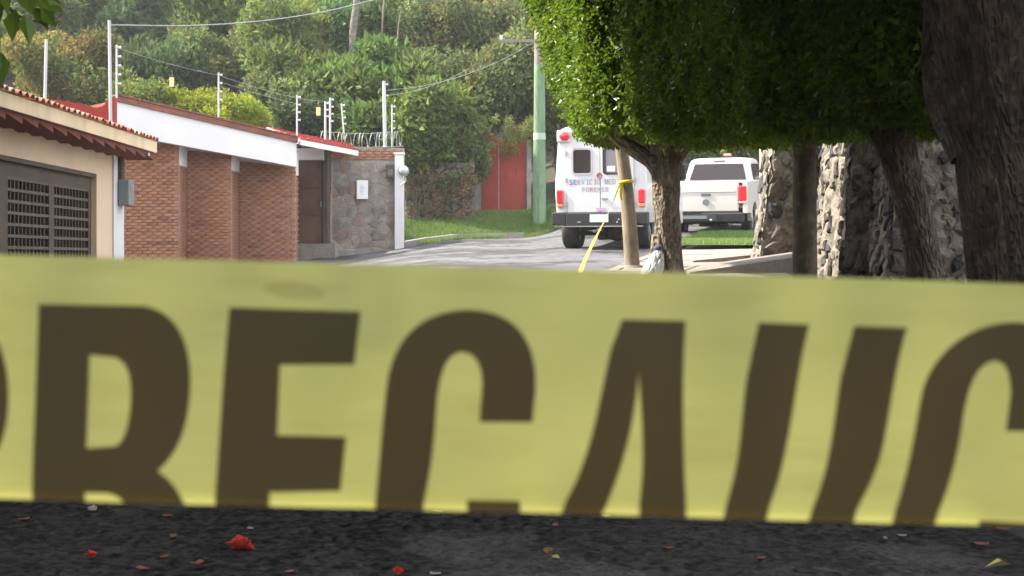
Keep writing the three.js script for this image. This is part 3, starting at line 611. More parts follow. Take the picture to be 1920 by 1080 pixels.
{
  const d = 48.2, t = thing('red_gate', 'red painted double sheet metal gate above the grass bank', 'gate', V(-0.25, 2.4, -48.2));
  const L = xAt(903, d), S = xAt(934.5, d), R = xAt(987, d), top = yAt(262, d), bot = 2.34;
  M.gateRed = mat([0.34, 0.030, 0.018], { map: withRepeat(tex(256, (u, v) => 0.8 + 0.5 * (fbm(u, v * 0.5, 6, 5, 119) - 0.5)), 0.7), rough: 0.6 });
  const a = part(t, 'gate_leaf', bx(L, S - 0.012, bot, top + 0.12, d, d + 0.05), M.gateRed), b = part(t, 'gate_leaf', bx(S + 0.03, R, bot, top, d + 0.015, d + 0.065), M.gateRed);
  part(t, 'edge_strip', bx(S - 0.010, S + 0.028, bot + 0.02, top, d - 0.02, d + 0.03), mat([0.50, 0.30, 0.24], { rough: 0.6, map: withRepeat(T.mottle, 3) }), a);
  part(t, 'lock_plate', bx(xAt(946, d), xAt(951, d), yAt(334, d), yAt(327, d), d - 0.004, d + 0.014), M.darkMetal, b);
  part(t, 'hinge', bx(xAt(966, d), xAt(969, d), yAt(327, d), yAt(315, d), d + 0.002, d + 0.0145), mat([0.16, 0.04, 0.035]), b);
  part(t, 'gate_rail', bx(L + 0.02, S - 0.03, bot + 0.05, bot + 0.1, d - 0.015, d - 0.001), M.gateRed, a);
  part(t, 'gate_post', bx(xAt(889.5, d), xAt(902, d), 2.2, yAt(300, d), d - 0.12, d + 0.1), M.concreteGrey);
  part(t, 'gate_post', bx(xAt(988, d), xAt(996, d), 2.2, yAt(262, d), d - 0.1, d + 0.1), M.concreteGrey);
  const num = new TextGeometry('8', { font, size: 0.24, depth: 0.006, curveSegments: 5 }); num.translate(xAt(906.5, d), yAt(304, d), -d + 0.002);
  part(t, 'number', plain(num), mat([0.62, 0.40, 0.36]), a);
}
{ // short whitewashed beam stub by the gate post
  const g = merge([bx(xAt(869, 47.6), xAt(889, 47.6), yAt(308, 47.6), yAt(297, 47.6), 47.5, 47.75), bx(xAt(867, 47.6), xAt(874, 47.6), yAt(314, 47.6), yAt(308, 47.6), 47.5, 47.75)]);
  single('wall_bracket', 'white box bracket beside the grey post of the red gate', 'bracket', g, M.white, at(878, 312, 47.6));
}
{
  const d = 46, b = at(1011.5, 428, d), y = (py) => yAt(py, d), r = 12.5 * d / FOCAL, t = thing('utility_pole', 'concrete utility pole painted green below with a cross arm', 'pole', V(b.x, G(b.x, d) - 0.05, -d));
  M.poleGreen = mat([0.185, 0.31, 0.18], { map: withRepeat(T.mottle, 0.7), bump: withRepeat(T.fine, 2), bumpScale: 0.004 });
  M.poleGrey = mat([0.30, 0.265, 0.245], { map: withRepeat(T.mottle, 0.7), bump: withRepeat(T.fine, 2), bumpScale: 0.006 });
  const taper = (py) => r * lerp(0.66, 1, clamp((py + 100) / 520));
  part(t, 'painted_shaft', cyl(b.x, t.position.y, y(122), d, r, taper(122), 20), M.poleGreen);
  part(t, 'shaft', cyl(b.x, y(122) + 0.002, y(-160), d, taper(122), taper(-160), 20), M.poleGrey);
  part(t, 'label_band', plain(new THREE.CylinderGeometry(taper(256) + 0.006, taper(256) + 0.008, 0.2, 20, 1, true).translate(b.x, y(256), -d)), mat([0.30, 0.38, 0.31], { rough: 0.6 }));
  part(t, 'cross_arm', bx(xAt(934, d), b.x, y(81), y(76), d - 0.26, d - 0.18), M.poleGrey);
  part(t, 'insulator', cyl(xAt(940, d), y(76) + 0.002, y(68), d - 0.22, 0.04, 0.05, 10), M.insul);
}

// ---------------------------------------------------------------- foreground tape
{
  const D = 0.8, s = D / FOCAL;                       // metres per unit of the tape's drawn length
  const c = document.createElement('canvas'); c.width = 2048; c.height = 512; const k = c.getContext('2d');
  const S0 = -400, SL = 3320, TL = 720;
  k.fillStyle = '#bfbd70'; k.fillRect(0, 0, 2048, 512);
  // faint creases and smudges of the plastic film
  reseed(57);
  for (let i = 0; i < 260; i++) { k.fillStyle = rnd() < 0.5 ? 'rgba(120,110,40,0.05)' : 'rgba(240,235,150,0.05)'; k.beginPath(); k.ellipse(rr(0, 2048), rr(0, 512), rr(8, 120), rr(2, 16), rr(-0.1, 0.1), 0, 6.3); k.fill(); }
  k.fillStyle = 'rgba(96,86,40,0.20)'; k.beginPath(); k.ellipse((555 - S0) / SL * 2048, 38, 36, 11, 0.1, 0, 6.3); k.fill();
  const kx = 2048 / SL, ky = 512 / TL;
  k.setTransform(kx, -0.03125 * ky, 0, ky, -S0 * kx, -480 * ky);
  k.fillStyle = '#433818';
  const P = (d) => k.fill(new Path2D(d), 'evenodd');
  P('M-290 570 L-120 570 C-20 570 20 650 20 745 C20 850 -20 905 -120 905 L-190 905 L-190 1190 L-290 1190 Z M-190 668 L-130 668 C-95 670 -85 700 -85 745 C-85 800 -95 835 -130 838 L-190 838 Z');
  P('M76 573 L270 577 C330 585 362 640 361 720 C358 800 340 850 300 885 C330 905 345 930 352 960 L370 1190 L268 1190 L246 985 C240 940 225 926 200 925 L163 925 L158 1190 L54 1190 L63 945 L72 700 Z M173 668 L215 672 C240 676 251 700 250 745 C249 790 240 830 222 838 L167 842 Z');
  P('M433 581 L678 590 L667 688 L528 688 L522 820 L651 823 L640 924 L508 926 L500 1090 L640 1090 L640 1190 L392 1190 L406 945 L420 750 Z');
  P('M705 950 C715 860 718 800 728 725 C742 630 800 588 880 588 C970 590 1008 650 1004 735 L998 797 L900 796 L905 725 C905 690 892 666 866 666 C836 668 826 710 820 760 C815 850 806 900 795 950 C790 1040 800 1092 840 1092 C872 1090 880 1040 876 942 L975 945 C980 1090 950 1185 850 1188 C740 1188 690 1110 705 950 Z');
  P('M1166 607 L1285 610 C1276 720 1278 830 1285 955 L1290 1190 L1200 1190 L1199 1070 L1090 1070 L1060 1190 L985 1190 L1060 946 C1110 860 1120 760 1145 660 Z M1196 703 C1190 780 1175 860 1137 952 L1112 1010 L1198 1010 L1198 950 C1210 860 1200 780 1196 703 Z');
  P('M1421 613 L1516 617 C1492 700 1488 770 1470 850 C1460 900 1450 930 1440 958 C1420 1060 1430 1095 1460 1095 C1490 1095 1500 1040 1521 960 C1560 870 1560 790 1574 715 L1600 620 L1698 622 C1672 700 1668 780 1652 850 C1640 900 1620 930 1603 966 C1580 1120 1540 1190 1450 1190 C1350 1190 1335 1090 1360 952 C1390 860 1385 790 1398 715 Z');
  P('M1676 966 C1712 860 1712 810 1726 745 C1746 660 1830 612 1905 612 C1985 616 2012 660 2004 740 L1994 815 L1884 815 L1893 745 C1893 700 1884 684 1862 684 C1826 690 1812 740 1804 790 C1796 860 1780 920 1758 970 C1740 1060 1750 1100 1790 1100 C1825 1098 1838 1040 1838 985 L1945 990 C1940 1120 1890 1195 1790 1195 C1680 1195 1650 1100 1676 966 Z');
  P('M2092 632 L2192 634 L2120 1190 L2020 1190 Z');
  P('M2255 960 C2270 860 2280 800 2290 745 C2305 665 2360 640 2420 640 C2500 640 2530 700 2520 770 L2480 1060 C2465 1150 2420 1195 2350 1195 C2265 1195 2235 1130 2255 960 Z M2395 745 L2355 1050 C2350 1090 2360 1102 2378 1102 C2398 1102 2406 1085 2410 1060 L2445 790 C2450 750 2440 735 2424 735 C2406 735 2398 730 2395 745 Z');
  P('M2620 650 L2700 650 L2745 900 L2780 652 L2880 655 L2810 1195 L2720 1195 L2680 960 L2645 1195 L2545 1195 Z');
  const map = new THREE.CanvasTexture(c); map.colorSpace = THREE.SRGBColorSpace; map.wrapS = THREE.RepeatWrapping; map.flipY = false;
  const m = mat([1, 1, 1], { rough: 1, trans: 0.42, spec: 0.6 }); m.map = map; m.roughness = 1; m.clearcoat = 0.25; m.clearcoatRoughness = 0.35;
  // cross-section: a front sheet, a rounded fold at the foot, a flap behind
  const pos = [], uv = [], idx = [], nu = 320, nv = 44, u0 = -1.75, u1 = 1.85, front = 460 * s;
  for (let i = 0; i <= nu; i++) {
    const x = lerp(u0, u1, i / nu), px = 960 + x / s, slope = 65 / 1920, top = EYE + (485 - (473 + slope * px)) * s + 0.0016 * Math.sin(x * 5.2 + 0.6);
    for (let j = 0; j <= nv; j++) {
      const L = j / nv * TL * s, foldR = 0.0035, flat = front - foldR;
      let y, z;
      if (L < flat) { y = -L; z = 0; } else if (L < flat + Math.PI * foldR) { const a = (L - flat) / foldR; y = -flat - Math.sin(a) * foldR; z = -(1 - Math.cos(a)) * foldR; } else { const r = L - flat - Math.PI * foldR; y = -flat + r * 0.985; z = -2 * foldR - 0.17 * r; }
      const wave = 0.0035 * n3(x * 6, L * 9, 2.2) + 0.0022 * n3(x * 19, L * 14, 5.1) + 0.006 * n3(x * 2.2, 0.3, 9.4) + 0.004 * Math.sin(L / front * 2.6) ;
      pos.push(x, top + y, -D + z + wave); uv.push((px - S0) / SL, L / s / TL);
    }
  }
  for (let i = 0; i < nu; i++) for (let j = 0; j < nv; j++) { const a = i * (nv + 1) + j, b = a + nv + 1; idx.push(a, a + 1, b, a + 1, b + 1, b); }
  const g = new THREE.BufferGeometry(); g.setAttribute('position', new THREE.Float32BufferAttribute(pos, 3)); g.setAttribute('uv', new THREE.Float32BufferAttribute(uv, 2)); g.setIndex(idx); g.computeVertexNormals();
  const o = new THREE.Mesh(g, m); o.name = 'barrier_tape'; o.userData = { label: 'wide yellow barrier tape with large dark letters stretched across the foreground', category: 'tape' }; scene.add(shade(o));
  // stakes that hold its two ends, out of the frame
  for (const [x, label] of [[-1.74, 'wooden stake holding the left end of the wide yellow tape'], [1.84, 'wooden stake holding the right end of the wide yellow tape']]) {
    const b = V(x, G(x, D) + 0.01, -D), t = thing('stake', label, 'stake', b);
    part(t, 'shaft', plain(new THREE.CylinderGeometry(0.03, 0.034, 1.35, 10).translate(x, b.y + 0.675, -D - 0.012)), mat([0.32, 0.22, 0.13], { map: withRepeat(T.wood, 2) }));
    part(t, 'foot', plain(new THREE.CylinderGeometry(0.05, 0.17, 0.14, 14).translate(x, b.y + 0.07, -D - 0.012)), M.concreteGrey);
  }
}

// ---------------------------------------------------------------- vehicles (built heading along -z, rear at z = 0, then set down)
M.paint = mat([0.62, 0.62, 0.63], { rough: 0.35, coat: 0.6, map: withRepeat(tex(256, (u, v) => 0.95 + 0.1 * (fbm(u, v, 5, 5, 131) - 0.5)), 0.4) });
M.tyre = mat([0.018, 0.018, 0.018], { rough: 0.85, bump: withRepeat(T.fine, 4), bumpScale: 0.004 });
M.rim = mat([0.35, 0.35, 0.36], { rough: 0.4, metal: 0.6 });
M.black = mat([0.016, 0.016, 0.018], { rough: 0.55 });
M.under = mat([0.02, 0.019, 0.018], { rough: 0.9 });
M.glassDark = mat([0.035, 0.024, 0.026], { rough: 0.08, coat: 0.5 });
M.glassGrey = mat([0.13, 0.12, 0.14], { rough: 0.08, coat: 0.5 });
M.redLens = mat([0.62, 0.02, 0.03], { rough: 0.15, coat: 1 });
M.amber = mat([0.75, 0.22, 0.08], { rough: 0.2, coat: 1 });
M.chrome = mat([0.6, 0.6, 0.6], { rough: 0.2, metal: 0.9 });
M.seam = mat([0.30, 0.30, 0.31], { rough: 0.8 });
const B = (x0, x1, y0, y1, z0, z1) => plain(new THREE.BoxGeometry(Math.abs(x1 - x0), Math.abs(y1 - y0), Math.abs(z1 - z0)).translate((x0 + x1) / 2, (y0 + y1) / 2, (z0 + z1) / 2));
const RB = (x0, x1, y0, y1, z0, z1, r = 0.03) => plain(new RoundedBoxGeometry(Math.abs(x1 - x0), Math.abs(y1 - y0), Math.abs(z1 - z0), 3, r).translate((x0 + x1) / 2, (y0 + y1) / 2, (z0 + z1) / 2));
const outline = (p) => { const s = new THREE.Shape(); p.forEach((q, i) => (i ? (q.length === 4 ? s.quadraticCurveTo(q[0], q[1], q[2], q[3]) : s.lineTo(q[0], q[1])) : s.moveTo(q[0], q[1]))); s.closePath(); return s; };
const roundRect = (x0, x1, y0, y1, r) => { const s = new THREE.Shape(); s.moveTo(x0 + r, y0); s.lineTo(x1 - r, y0); s.quadraticCurveTo(x1, y0, x1, y0 + r); s.lineTo(x1, y1 - r); s.quadraticCurveTo(x1, y1, x1 - r, y1); s.lineTo(x0 + r, y1); s.quadraticCurveTo(x0, y1, x0, y1 - r); s.lineTo(x0, y0 + r); s.quadraticCurveTo(x0, y0, x0 + r, y0); return s; };
const extr = (s, depth, bevel = 0) => smooth(new THREE.ExtrudeGeometry(s, { depth, bevelEnabled: bevel > 0, bevelSize: bevel, bevelThickness: bevel, bevelSegments: 3, curveSegments: 10 }));
function wheel(t, x, z, r, w, under) {
  const h = w / 2, prof = [[r * 0.58, -h * 0.9], [r * 0.86, -h], [r * 0.97, -h * 0.8], [r, -h * 0.5], [r, h * 0.5], [r * 0.97, h * 0.8], [r * 0.86, h], [r * 0.58, h * 0.9]].map((p) => new THREE.Vector2(...p));
  const tyre = own(t, 'wheel', smooth(new THREE.LatheGeometry(prof, 28).rotateZ(Math.PI / 2).translate(x, r, z)), M.tyre, under);
  own(t, 'rim', smooth(new THREE.CylinderGeometry(r * 0.6, r * 0.6, w * 0.72, 24).rotateZ(Math.PI / 2).translate(x, r, z)), M.rim, tyre);
  own(t, 'hub', smooth(new THREE.CylinderGeometry(r * 0.2, r * 0.24, w * 0.9, 12).rotateZ(Math.PI / 2).translate(x, r, z)), M.rim, tyre);
}
const slopeAt = (x, d) => Math.atan((G(x + 0.3, d + 2) - G(x - 0.3, d - 0)) / 2.1);
// ambulance
{
  const d = 34.5, X = xAt(1127, d), yaw = 0.275, t = thing('ambulance', 'white forensic service ambulance van seen from behind on the street', 'ambulance', V(X, G(X, d) + 0.01, -d));
  t.rotation.order = 'YXZ'; t.rotation.set(0.045, -yaw, 0);
  const s = outline([[-0.98, 0.62], [-1.02, 1.25], [-1.015, 1.55], [-0.95, 2.36], [-0.94, 2.60, -0.86, 2.68], [-0.78, 2.72, -0.6, 2.74], [0.6, 2.74], [0.78, 2.72, 0.86, 2.68], [0.94, 2.60, 0.95, 2.36], [1.015, 1.55], [1.02, 1.25], [0.98, 0.62]]);
  own(t, 'body', extr(s, 3.7, 0.03).translate(0, 0, -3.76), M.paint);
  own(t, 'cab', extr(outline([[-3.7, 0.5], [-3.7, 2.3], [-3.95, 2.26], [-4.62, 1.5], [-5.15, 1.34], [-5.25, 1.2, -5.25, 1.0], [-5.25, 0.5]]), 1.84, 0.05).rotateY(-Math.PI / 2).translate(0.92, 0, 0), M.paint);
  own(t, 'windscreen', solid([V(-0.84, 1.52, -4.68), V(0.84, 1.52, -4.68), V(0.78, 2.2, -4.06), V(-0.78, 2.2, -4.06)], [V(-0.84, 1.55, -4.71), V(0.84, 1.55, -4.71), V(0.78, 2.23, -4.09), V(-0.78, 2.23, -4.09)]), M.glassDark);
  own(t, 'side_window', B(0.975, 0.985, 1.5, 2.1, -4.45, -3.8), M.glassDark);
  own(t, 'side_window', B(-0.985, -0.975, 1.5, 2.1, -4.45, -3.8), M.glassDark);
  // rear doors
  const z = 0.002, doors = own(t, 'rear_door', extr(roundRect(-0.75, -0.012, 0.84, 2.34, 0.04), 0.012, 0.004).translate(0, 0, z - 0.002), M.paint), doors2 = own(t, 'rear_door', extr(roundRect(0.012, 0.75, 0.84, 2.34, 0.04), 0.012, 0.004).translate(0, 0, z - 0.002), M.paint);
  own(t, 'window', extr(roundRect(-0.62, -0.20, 1.70, 2.24, 0.07), 0.012).translate(0, 0, 0.014), M.glassDark, doors);
  own(t, 'window_frame', extr((() => { const a = roundRect(-0.65, -0.17, 1.67, 2.27, 0.09); a.holes.push(roundRect(-0.61, -0.21, 1.71, 2.23, 0.06)); return a; })(), 0.018).translate(0, 0, 0.014), mat([0.4, 0.38, 0.42], { rough: 0.5 }), doors);
  own(t, 'window', extr(roundRect(0.10, 0.60, 1.70, 2.24, 0.07), 0.012).translate(0, 0, 0.014), M.glassGrey, doors2);
  own(t, 'window_frame', extr((() => { const a = roundRect(0.06, 0.64, 1.67, 2.27, 0.09); a.holes.push(roundRect(0.13, 0.57, 1.71, 2.23, 0.06)); return a; })(), 0.018).translate(0, 0, 0.014), M.black, doors2);
  own(t, 'window_sticker', B(0.16, 0.34, 1.74, 1.86, 0.027, 0.030), mat([0.75, 0.77, 0.8]), doors2);
  own(t, 'door_handle', B(0.03, 0.16, 1.12, 1.16, 0.016, 0.045), M.seam, doors2);
  for (const [x, door] of [[-0.77, doors], [0.77, doors2]]) for (const y of [1.02, 1.55, 2.15]) own(t, 'hinge', B(x - 0.025, x + 0.025, y - 0.05, y + 0.05, 0.0, 0.03), M.seam, door);
  // lettering on the doors, letter by letter in fading blue and red
  const inks = { b: mat([0.17, 0.17, 0.40], { rough: 0.5 }), g: mat([0.28, 0.28, 0.34], { rough: 0.5 }), r: mat([0.40, 0.20, 0.22], { rough: 0.5 }) };
  const write = (text, x0, y, size, ink, adv) => { let x = x0; [...text].forEach((ch, i) => { if (ch !== ' ') { const g = new TextGeometry(ch, { font, size, depth: 0.003, curveSegments: 3 }); g.computeBoundingBox(); const w = g.boundingBox.max.x - g.boundingBox.min.x, fit = Math.min(1.1, adv * 0.86 / w); g.translate(-g.boundingBox.min.x, 0, 0); if (ch !== 'I') g.scale(fit, 1, 1); g.translate(x + (ch === 'I' ? adv * 0.3 : 0), y, 0.0165); own(t, 'letter', plain(g), inks[ink[i] ?? 'g'], x < 0 ? doors : doors2); } x += adv; }); };
  write('SERVICIO MEDICO', -0.70, 1.455, 0.115, 'bbggggrgggggrgb', 0.0885);
  write('FORENSE', -0.42, 1.295, 0.10, 'ggrrggg', 0.09);
  const em = own(t, 'emblem', smooth(new THREE.TorusGeometry(0.052, 0.018, 6, 20).translate(-0.02, 1.655, 0.018)), mat([0.42, 0.12, 0.16]), doors);
  own(t, 'emblem_centre', B(-0.05, 0.01, 1.63, 1.68, 0.016, 0.021), mat([0.20, 0.16, 0.22]), em);
  own(t, 'sticker', B(-0.10, 0.12, 0.865, 0.935, 0.016, 0.0195), mat([0.52, 0.30, 0.50]), doors);
  // lamps
  for (const sx of [-1, 1]) {
    const box = own(t, 'lamp_housing', RB(sx * 0.84 - 0.15, sx * 0.84 + 0.15, 2.40, 2.68, -0.1, 0.035, 0.05), M.paint);
    own(t, 'beacon_lens', smooth(new THREE.SphereGeometry(0.125, 20, 12).scale(1, 0.82, 0.45).translate(sx * 0.80, 2.54, 0.035)), M.redLens, box);
    const tl = own(t, 'tail_light', RB(sx * 0.93 - 0.075, sx * 0.93 + 0.075, 1.03, 1.34, -0.05, 0.045, 0.03), M.redLens);
    own(t, 'indicator', RB(sx * 0.93 - 0.07, sx * 0.93 + 0.07, 0.95, 1.028, -0.05, 0.042, 0.02), M.amber, tl);
  }
  // bumper, plate, underside
  const bump = own(t, 'bumper', merge([RB(-0.75, 0.75, 0.50, 0.82, 0.0, 0.22, 0.02), RB(-1.08, -0.753, 0.56, 0.84, -0.12, 0.20, 0.03), RB(0.753, 1.08, 0.56, 0.84, -0.12, 0.20, 0.03)]), M.black);
  own(t, 'trim_strip', B(-1.0, 1.0, 0.515, 0.54, 0.221, 0.232), M.chrome, bump);
  own(t, 'number_plate', B(-0.20, 0.22, 0.62, 0.79, 0.221, 0.23), mat([0.72, 0.73, 0.76]), bump);
  for (const x of [-0.46, -0.42, 0.46, 0.42]) own(t, 'bolt', smooth(new THREE.CylinderGeometry(0.022, 0.022, 0.02, 8).rotateX(Math.PI / 2).translate(x, x % 0.06 > 0.03 ? 0.68 : 0.62, 0.23)), M.chrome, bump);
  own(t, 'chassis', merge([B(-0.42, -0.30, 0.42, 0.62, -5, -0.02), B(0.30, 0.42, 0.42, 0.62, -5, -0.02), B(-0.85, 0.85, 0.30, 0.40, -0.75, -0.62), B(-0.9, 0.9, 0.6, 0.75, -3.6, -0.05)]), M.under);
  own(t, 'differential', smooth(new THREE.SphereGeometry(0.24, 16, 10).translate(0.28, 0.42, -0.4)), M.under);
  own(t, 'exhaust_pipe', smooth(new THREE.CylinderGeometry(0.035, 0.035, 0.5, 10).rotateX(Math.PI / 2).translate(-0.12, 0.42, -0.1)), M.steel);
  own(t, 'hitch', merge([B(-0.05, 0.05, 0.44, 0.52, -0.1, 0.16), B(-0.09, 0.06, 0.42, 0.45, 0.1, 0.2)]), M.steel);
  for (const sx of [-1, 1]) { wheel(t, sx * 0.80, -0.72, 0.38, 0.40); wheel(t, sx * 0.86, -4.3, 0.38, 0.26); }
  own(t, 'side_mirror', RB(1.02, 1.22, 1.55, 1.95, -4.35, -4.2, 0.04), M.black);
  own(t, 'side_mirror', RB(-1.22, -1.02, 1.55, 1.95, -4.35, -4.2, 0.04), M.black);
  own(t, 'side_badge', B(1.025, 1.03, 1.34, 1.42, -0.7, -0.28), mat([0.52, 0.36, 0.34]));
}
// pickup
{
  const d = 40.6, X = xAt(1325, d), yaw = 0.31, t = thing('pickup_truck', 'white double cab pickup truck parked ahead of the ambulance', 'pickup', V(X, G(X, d) + 0.01, -d));
  t.rotation.order = 'YXZ'; t.rotation.set(0.06, -yaw, 0); t.scale.setScalar(1.06); t.position.y -= 0.08;
  const W = 0.97, coolPaint = M.paint; M.paint = mat([0.63, 0.605, 0.56], { rough: 0.35, coat: 0.6, map: coolPaint.map });
  // body sides with open wheel arches
  const arch = (z, r) => { const p = []; for (let a = 0; a <= 12; a++) { const f = Math.PI * (a / 12); p.push([z + r * Math.cos(f) * 1, 0.42 + r * Math.sin(f) * 0.95]); } return p; };
  const side = outline([[0.02, 0.62], [0.02, 1.36], [-1.55, 1.37], [-3.9, 1.37], [-4.9, 1.28], [-5.15, 1.1, -5.15, 0.95], [-5.15, 0.55], ...arch(-4.35, 0.47).reverse().map((p) => p), [-3.85, 0.48], [-1.6, 0.48], ...arch(-1.12, 0.47).reverse(), [-0.55, 0.60]]);
  for (const sx of [-1, 1]) own(t, 'body_side', extr(side, 0.08, 0.02).rotateY(-Math.PI / 2).translate(sx * W + 0.04, 0, 0), M.paint);   // the drawn z runs along the vehicle
  own(t, 'tailgate', merge([RB(-0.80, 0.80, 0.64, 1.355, -0.06, 0.035, 0.03), RB(-0.74, 0.74, 1.12, 1.16, 0.03, 0.05, 0.008)]), M.paint);
  own(t, 'tailgate_handle', RB(-0.12, 0.12, 1.03, 1.10, 0.03, 0.055, 0.01), mat([0.13, 0.13, 0.16]));
  own(t, 'emblem', smooth(new THREE.CylinderGeometry(0.075, 0.075, 0.03, 20).rotateX(Math.PI / 2).scale(1.15, 1, 1).translate(0, 0.88, 0.04)), mat([0.25, 0.25, 0.30], { rough: 0.25, metal: 0.5 }));
  own(t, 'bed_floor', B(-0.9, 0.9, 0.68, 0.74, -1.55, -0.02), M.black);
  own(t, 'floor_pan', B(-0.9, 0.9, 0.50, 0.56, -5.0, -1.5), M.under);
  own(t, 'bonnet', solid([V(-0.92, 0.6, -3.9), V(0.92, 0.6, -3.9), V(0.92, 0.6, -5.1), V(-0.92, 0.6, -5.1)], [V(-0.92, 1.375, -3.9), V(0.92, 1.375, -3.9), V(0.9, 1.22, -5.1), V(-0.9, 1.22, -5.1)]), M.paint);
  // cab: lower wall, pillars by a tapering shell, roof
  const lo = [V(-0.94, 1.34, -1.60), V(0.94, 1.34, -1.60), V(0.94, 1.34, -4.0), V(-0.94, 1.34, -4.0)], mid = [V(-0.80, 1.86, -1.82), V(0.80, 1.86, -1.82), V(0.80, 1.86, -3.35), V(-0.80, 1.86, -3.35)], hi = [V(-0.70, 1.975, -1.98), V(0.70, 1.975, -1.98), V(0.70, 1.975, -3.15), V(-0.70, 1.975, -3.15)];
  const rings = [[1.34, 0.94, -1.60, -4.0], [1.6, 0.87, -1.71, -3.675], [1.84, 0.805, -1.812, -3.375], [1.91, 0.77, -1.86, -3.30], [1.955, 0.69, -1.96, -3.15], [1.975, 0.50, -2.2, -2.95], [1.98, 0.02, -2.55, -2.6]], cp = [], ci = [], NS = 48;
  for (const [y, w, z0, z1] of rings) for (let i = 0; i < NS; i++) { const a = i / NS * 2 * Math.PI, e = 2 / 9, c = Math.cos(a), s_ = Math.sin(a); cp.push(w * Math.sign(c) * Math.abs(c) ** e, y, (z0 + z1) / 2 + (z0 - z1) / 2 * Math.sign(s_) * Math.abs(s_) ** e); }
  for (let j = 0; j < rings.length - 1; j++) for (let i = 0; i < NS; i++) { const a = j * NS + i, b = j * NS + (i + 1) % NS; ci.push(a, a + NS, b, b, a + NS, b + NS); }
  const cg = new THREE.BufferGeometry(); cg.setAttribute('position', new THREE.Float32BufferAttribute(cp, 3)); cg.setIndex(ci); cg.computeVertexNormals();
  const cn = cg.toNonIndexed(); uvBox(cn);
  const cab = own(t, 'cab', cn, M.paint);
  const pane = (name, f, x0, x1, v0, v1, out) => { const q = (u, v) => lo[f].clone().lerp(lo[(f + 1) % 4], u).lerp(mid[f].clone().lerp(mid[(f + 1) % 4], u), v).add(out); const ring = [q(x0, v0), q(x1, v0), q(lerp(x1, 0.5, 0.04), v1), q(lerp(x0, 0.5, 0.04), v1)]; own(t, name, solid(ring, ring.map((p) => p.clone().add(out.clone().normalize().multiplyScalar(0.012)))), M.glassGreyGreen ??= mat([0.04, 0.034, 0.038], { rough: 0.2, spec: 0.35 }), cab); return q; };
  pane('rear_window', 0, 0.10, 0.90, 0.14, 0.92, V(0, 0.002, 0.008));
  pane('side_window', 1, 0.06, 0.46, 0.12, 0.90, V(0.008, 0.002, 0));
  pane('side_window', 1, 0.50, 0.84, 0.12, 0.90, V(0.008, 0.002, 0));
  pane('windscreen', 2, 0.06, 0.94, 0.06, 0.94, V(0, 0.002, -0.008));
  pane('side_window', 3, 0.16, 0.50, 0.12, 0.90, V(-0.008, 0.002, 0));
  pane('side_window', 3, 0.54, 0.94, 0.12, 0.90, V(-0.008, 0.002, 0));
  own(t, 'brake_lamp', RB(-0.16, 0.16, 1.885, 1.925, -1.88, -1.80, 0.012), mat([0.40, 0.28, 0.30], { rough: 0.3 }), cab);
  const beacon = own(t, 'beacon_base', RB(-0.02, 0.28, 1.97, 2.01, -2.5, -2.3, 0.01), M.black, cab);
  own(t, 'beacon', RB(0.03, 0.23, 2.012, 2.085, -2.48, -2.32, 0.03), mat([0.62, 0.22, 0.16], { rough: 0.2, coat: 1 }), cab);
  for (const sx of [-1, 1]) {
    const tl = own(t, 'tail_light', RB(sx * 0.91 - 0.10, sx * 0.91 + 0.10, 0.90, 1.27, -0.10, 0.055, 0.025), M.redLens);
    own(t, 'reverse_lamp', RB(sx * 0.91 - 0.095, sx * 0.91 + 0.095, 0.84, 0.897, -0.10, 0.052, 0.015), mat([0.75, 0.42, 0.38], { rough: 0.2, coat: 1 }), tl);
    own(t, 'side_mirror', RB(sx * 1.10 - 0.11, sx * 1.10 + 0.11, 1.38, 1.56, -3.55, -3.42, 0.04), M.paint);
    wheel(t, sx * 0.86, -1.12, 0.39, 0.26); wheel(t, sx * 0.86, -4.35, 0.39, 0.26);
  }
  const bump = own(t, 'bumper', merge([RB(-0.95, 0.95, 0.38, 0.62, -0.02, 0.20, 0.04), B(-0.7, -0.1, 0.56, 0.625, 0.18, 0.205)]), M.black);
  own(t, 'step_pad', B(-0.72, 0.05, 0.47, 0.555, 0.196, 0.215), M.greyBox, bump);
  own(t, 'hitch_ball', smooth(new THREE.SphereGeometry(0.035, 12, 8).translate(0.16, 0.44, 0.24)), M.chrome, bump);
  own(t, 'hitch_bracket', B(0.05, 0.28, 0.42, 0.60, 0.2, 0.22), M.darkMetal, bump);
  own(t, 'chassis', merge([B(-0.5, -0.38, 0.32, 0.48, -4.8, -0.02), B(0.38, 0.5, 0.32, 0.48, -4.8, -0.02), B(-0.75, 0.75, 0.30, 0.40, -1.2, -1.04)]), M.under);
  own(t, 'spare_wheel', smooth(new THREE.CylinderGeometry(0.36, 0.36, 0.2, 24).translate(0.1, 0.36, -0.62)), M.tyre);
  own(t, 'exhaust_tip', smooth(new THREE.CylinderGeometry(0.03, 0.03, 0.3, 10).rotateX(Math.PI / 2).translate(0.6, 0.34, 0.0)), M.chrome);
}

// ---------------------------------------------------------------- street trees on the right, clipped into a hedge-like canopy
M.bark = mat([0.27, 0.215, 0.168], { map: withRepeat(T.barkTone, 0.9), bump: withRepeat(T.bark, 0.9), bumpScale: 0.06, rough: 0.95 });
M.smoothBark = mat([0.22, 0.155, 0.105], { map: withRepeat(T.barkTone, 1.4), bump: withRepeat(T.wood, 1.2), bumpScale: 0.008, rough: 0.8 });
M.leaf = mat([0.138, 0.228, 0.014], { rough: 0.92, trans: 0.48, spec: 0.3 }); M.leaf.clearcoat = 0.6; M.leaf.clearcoatRoughness = 0.25;
reseed(67);
const hedgeSpray = [spray(11, 0.085, 0.062, 0.034, 0.6), spray(11, 0.085, 0.056, 0.034, 0.5), spray(9, 0.09, 0.066, 0.032, 0.55)];
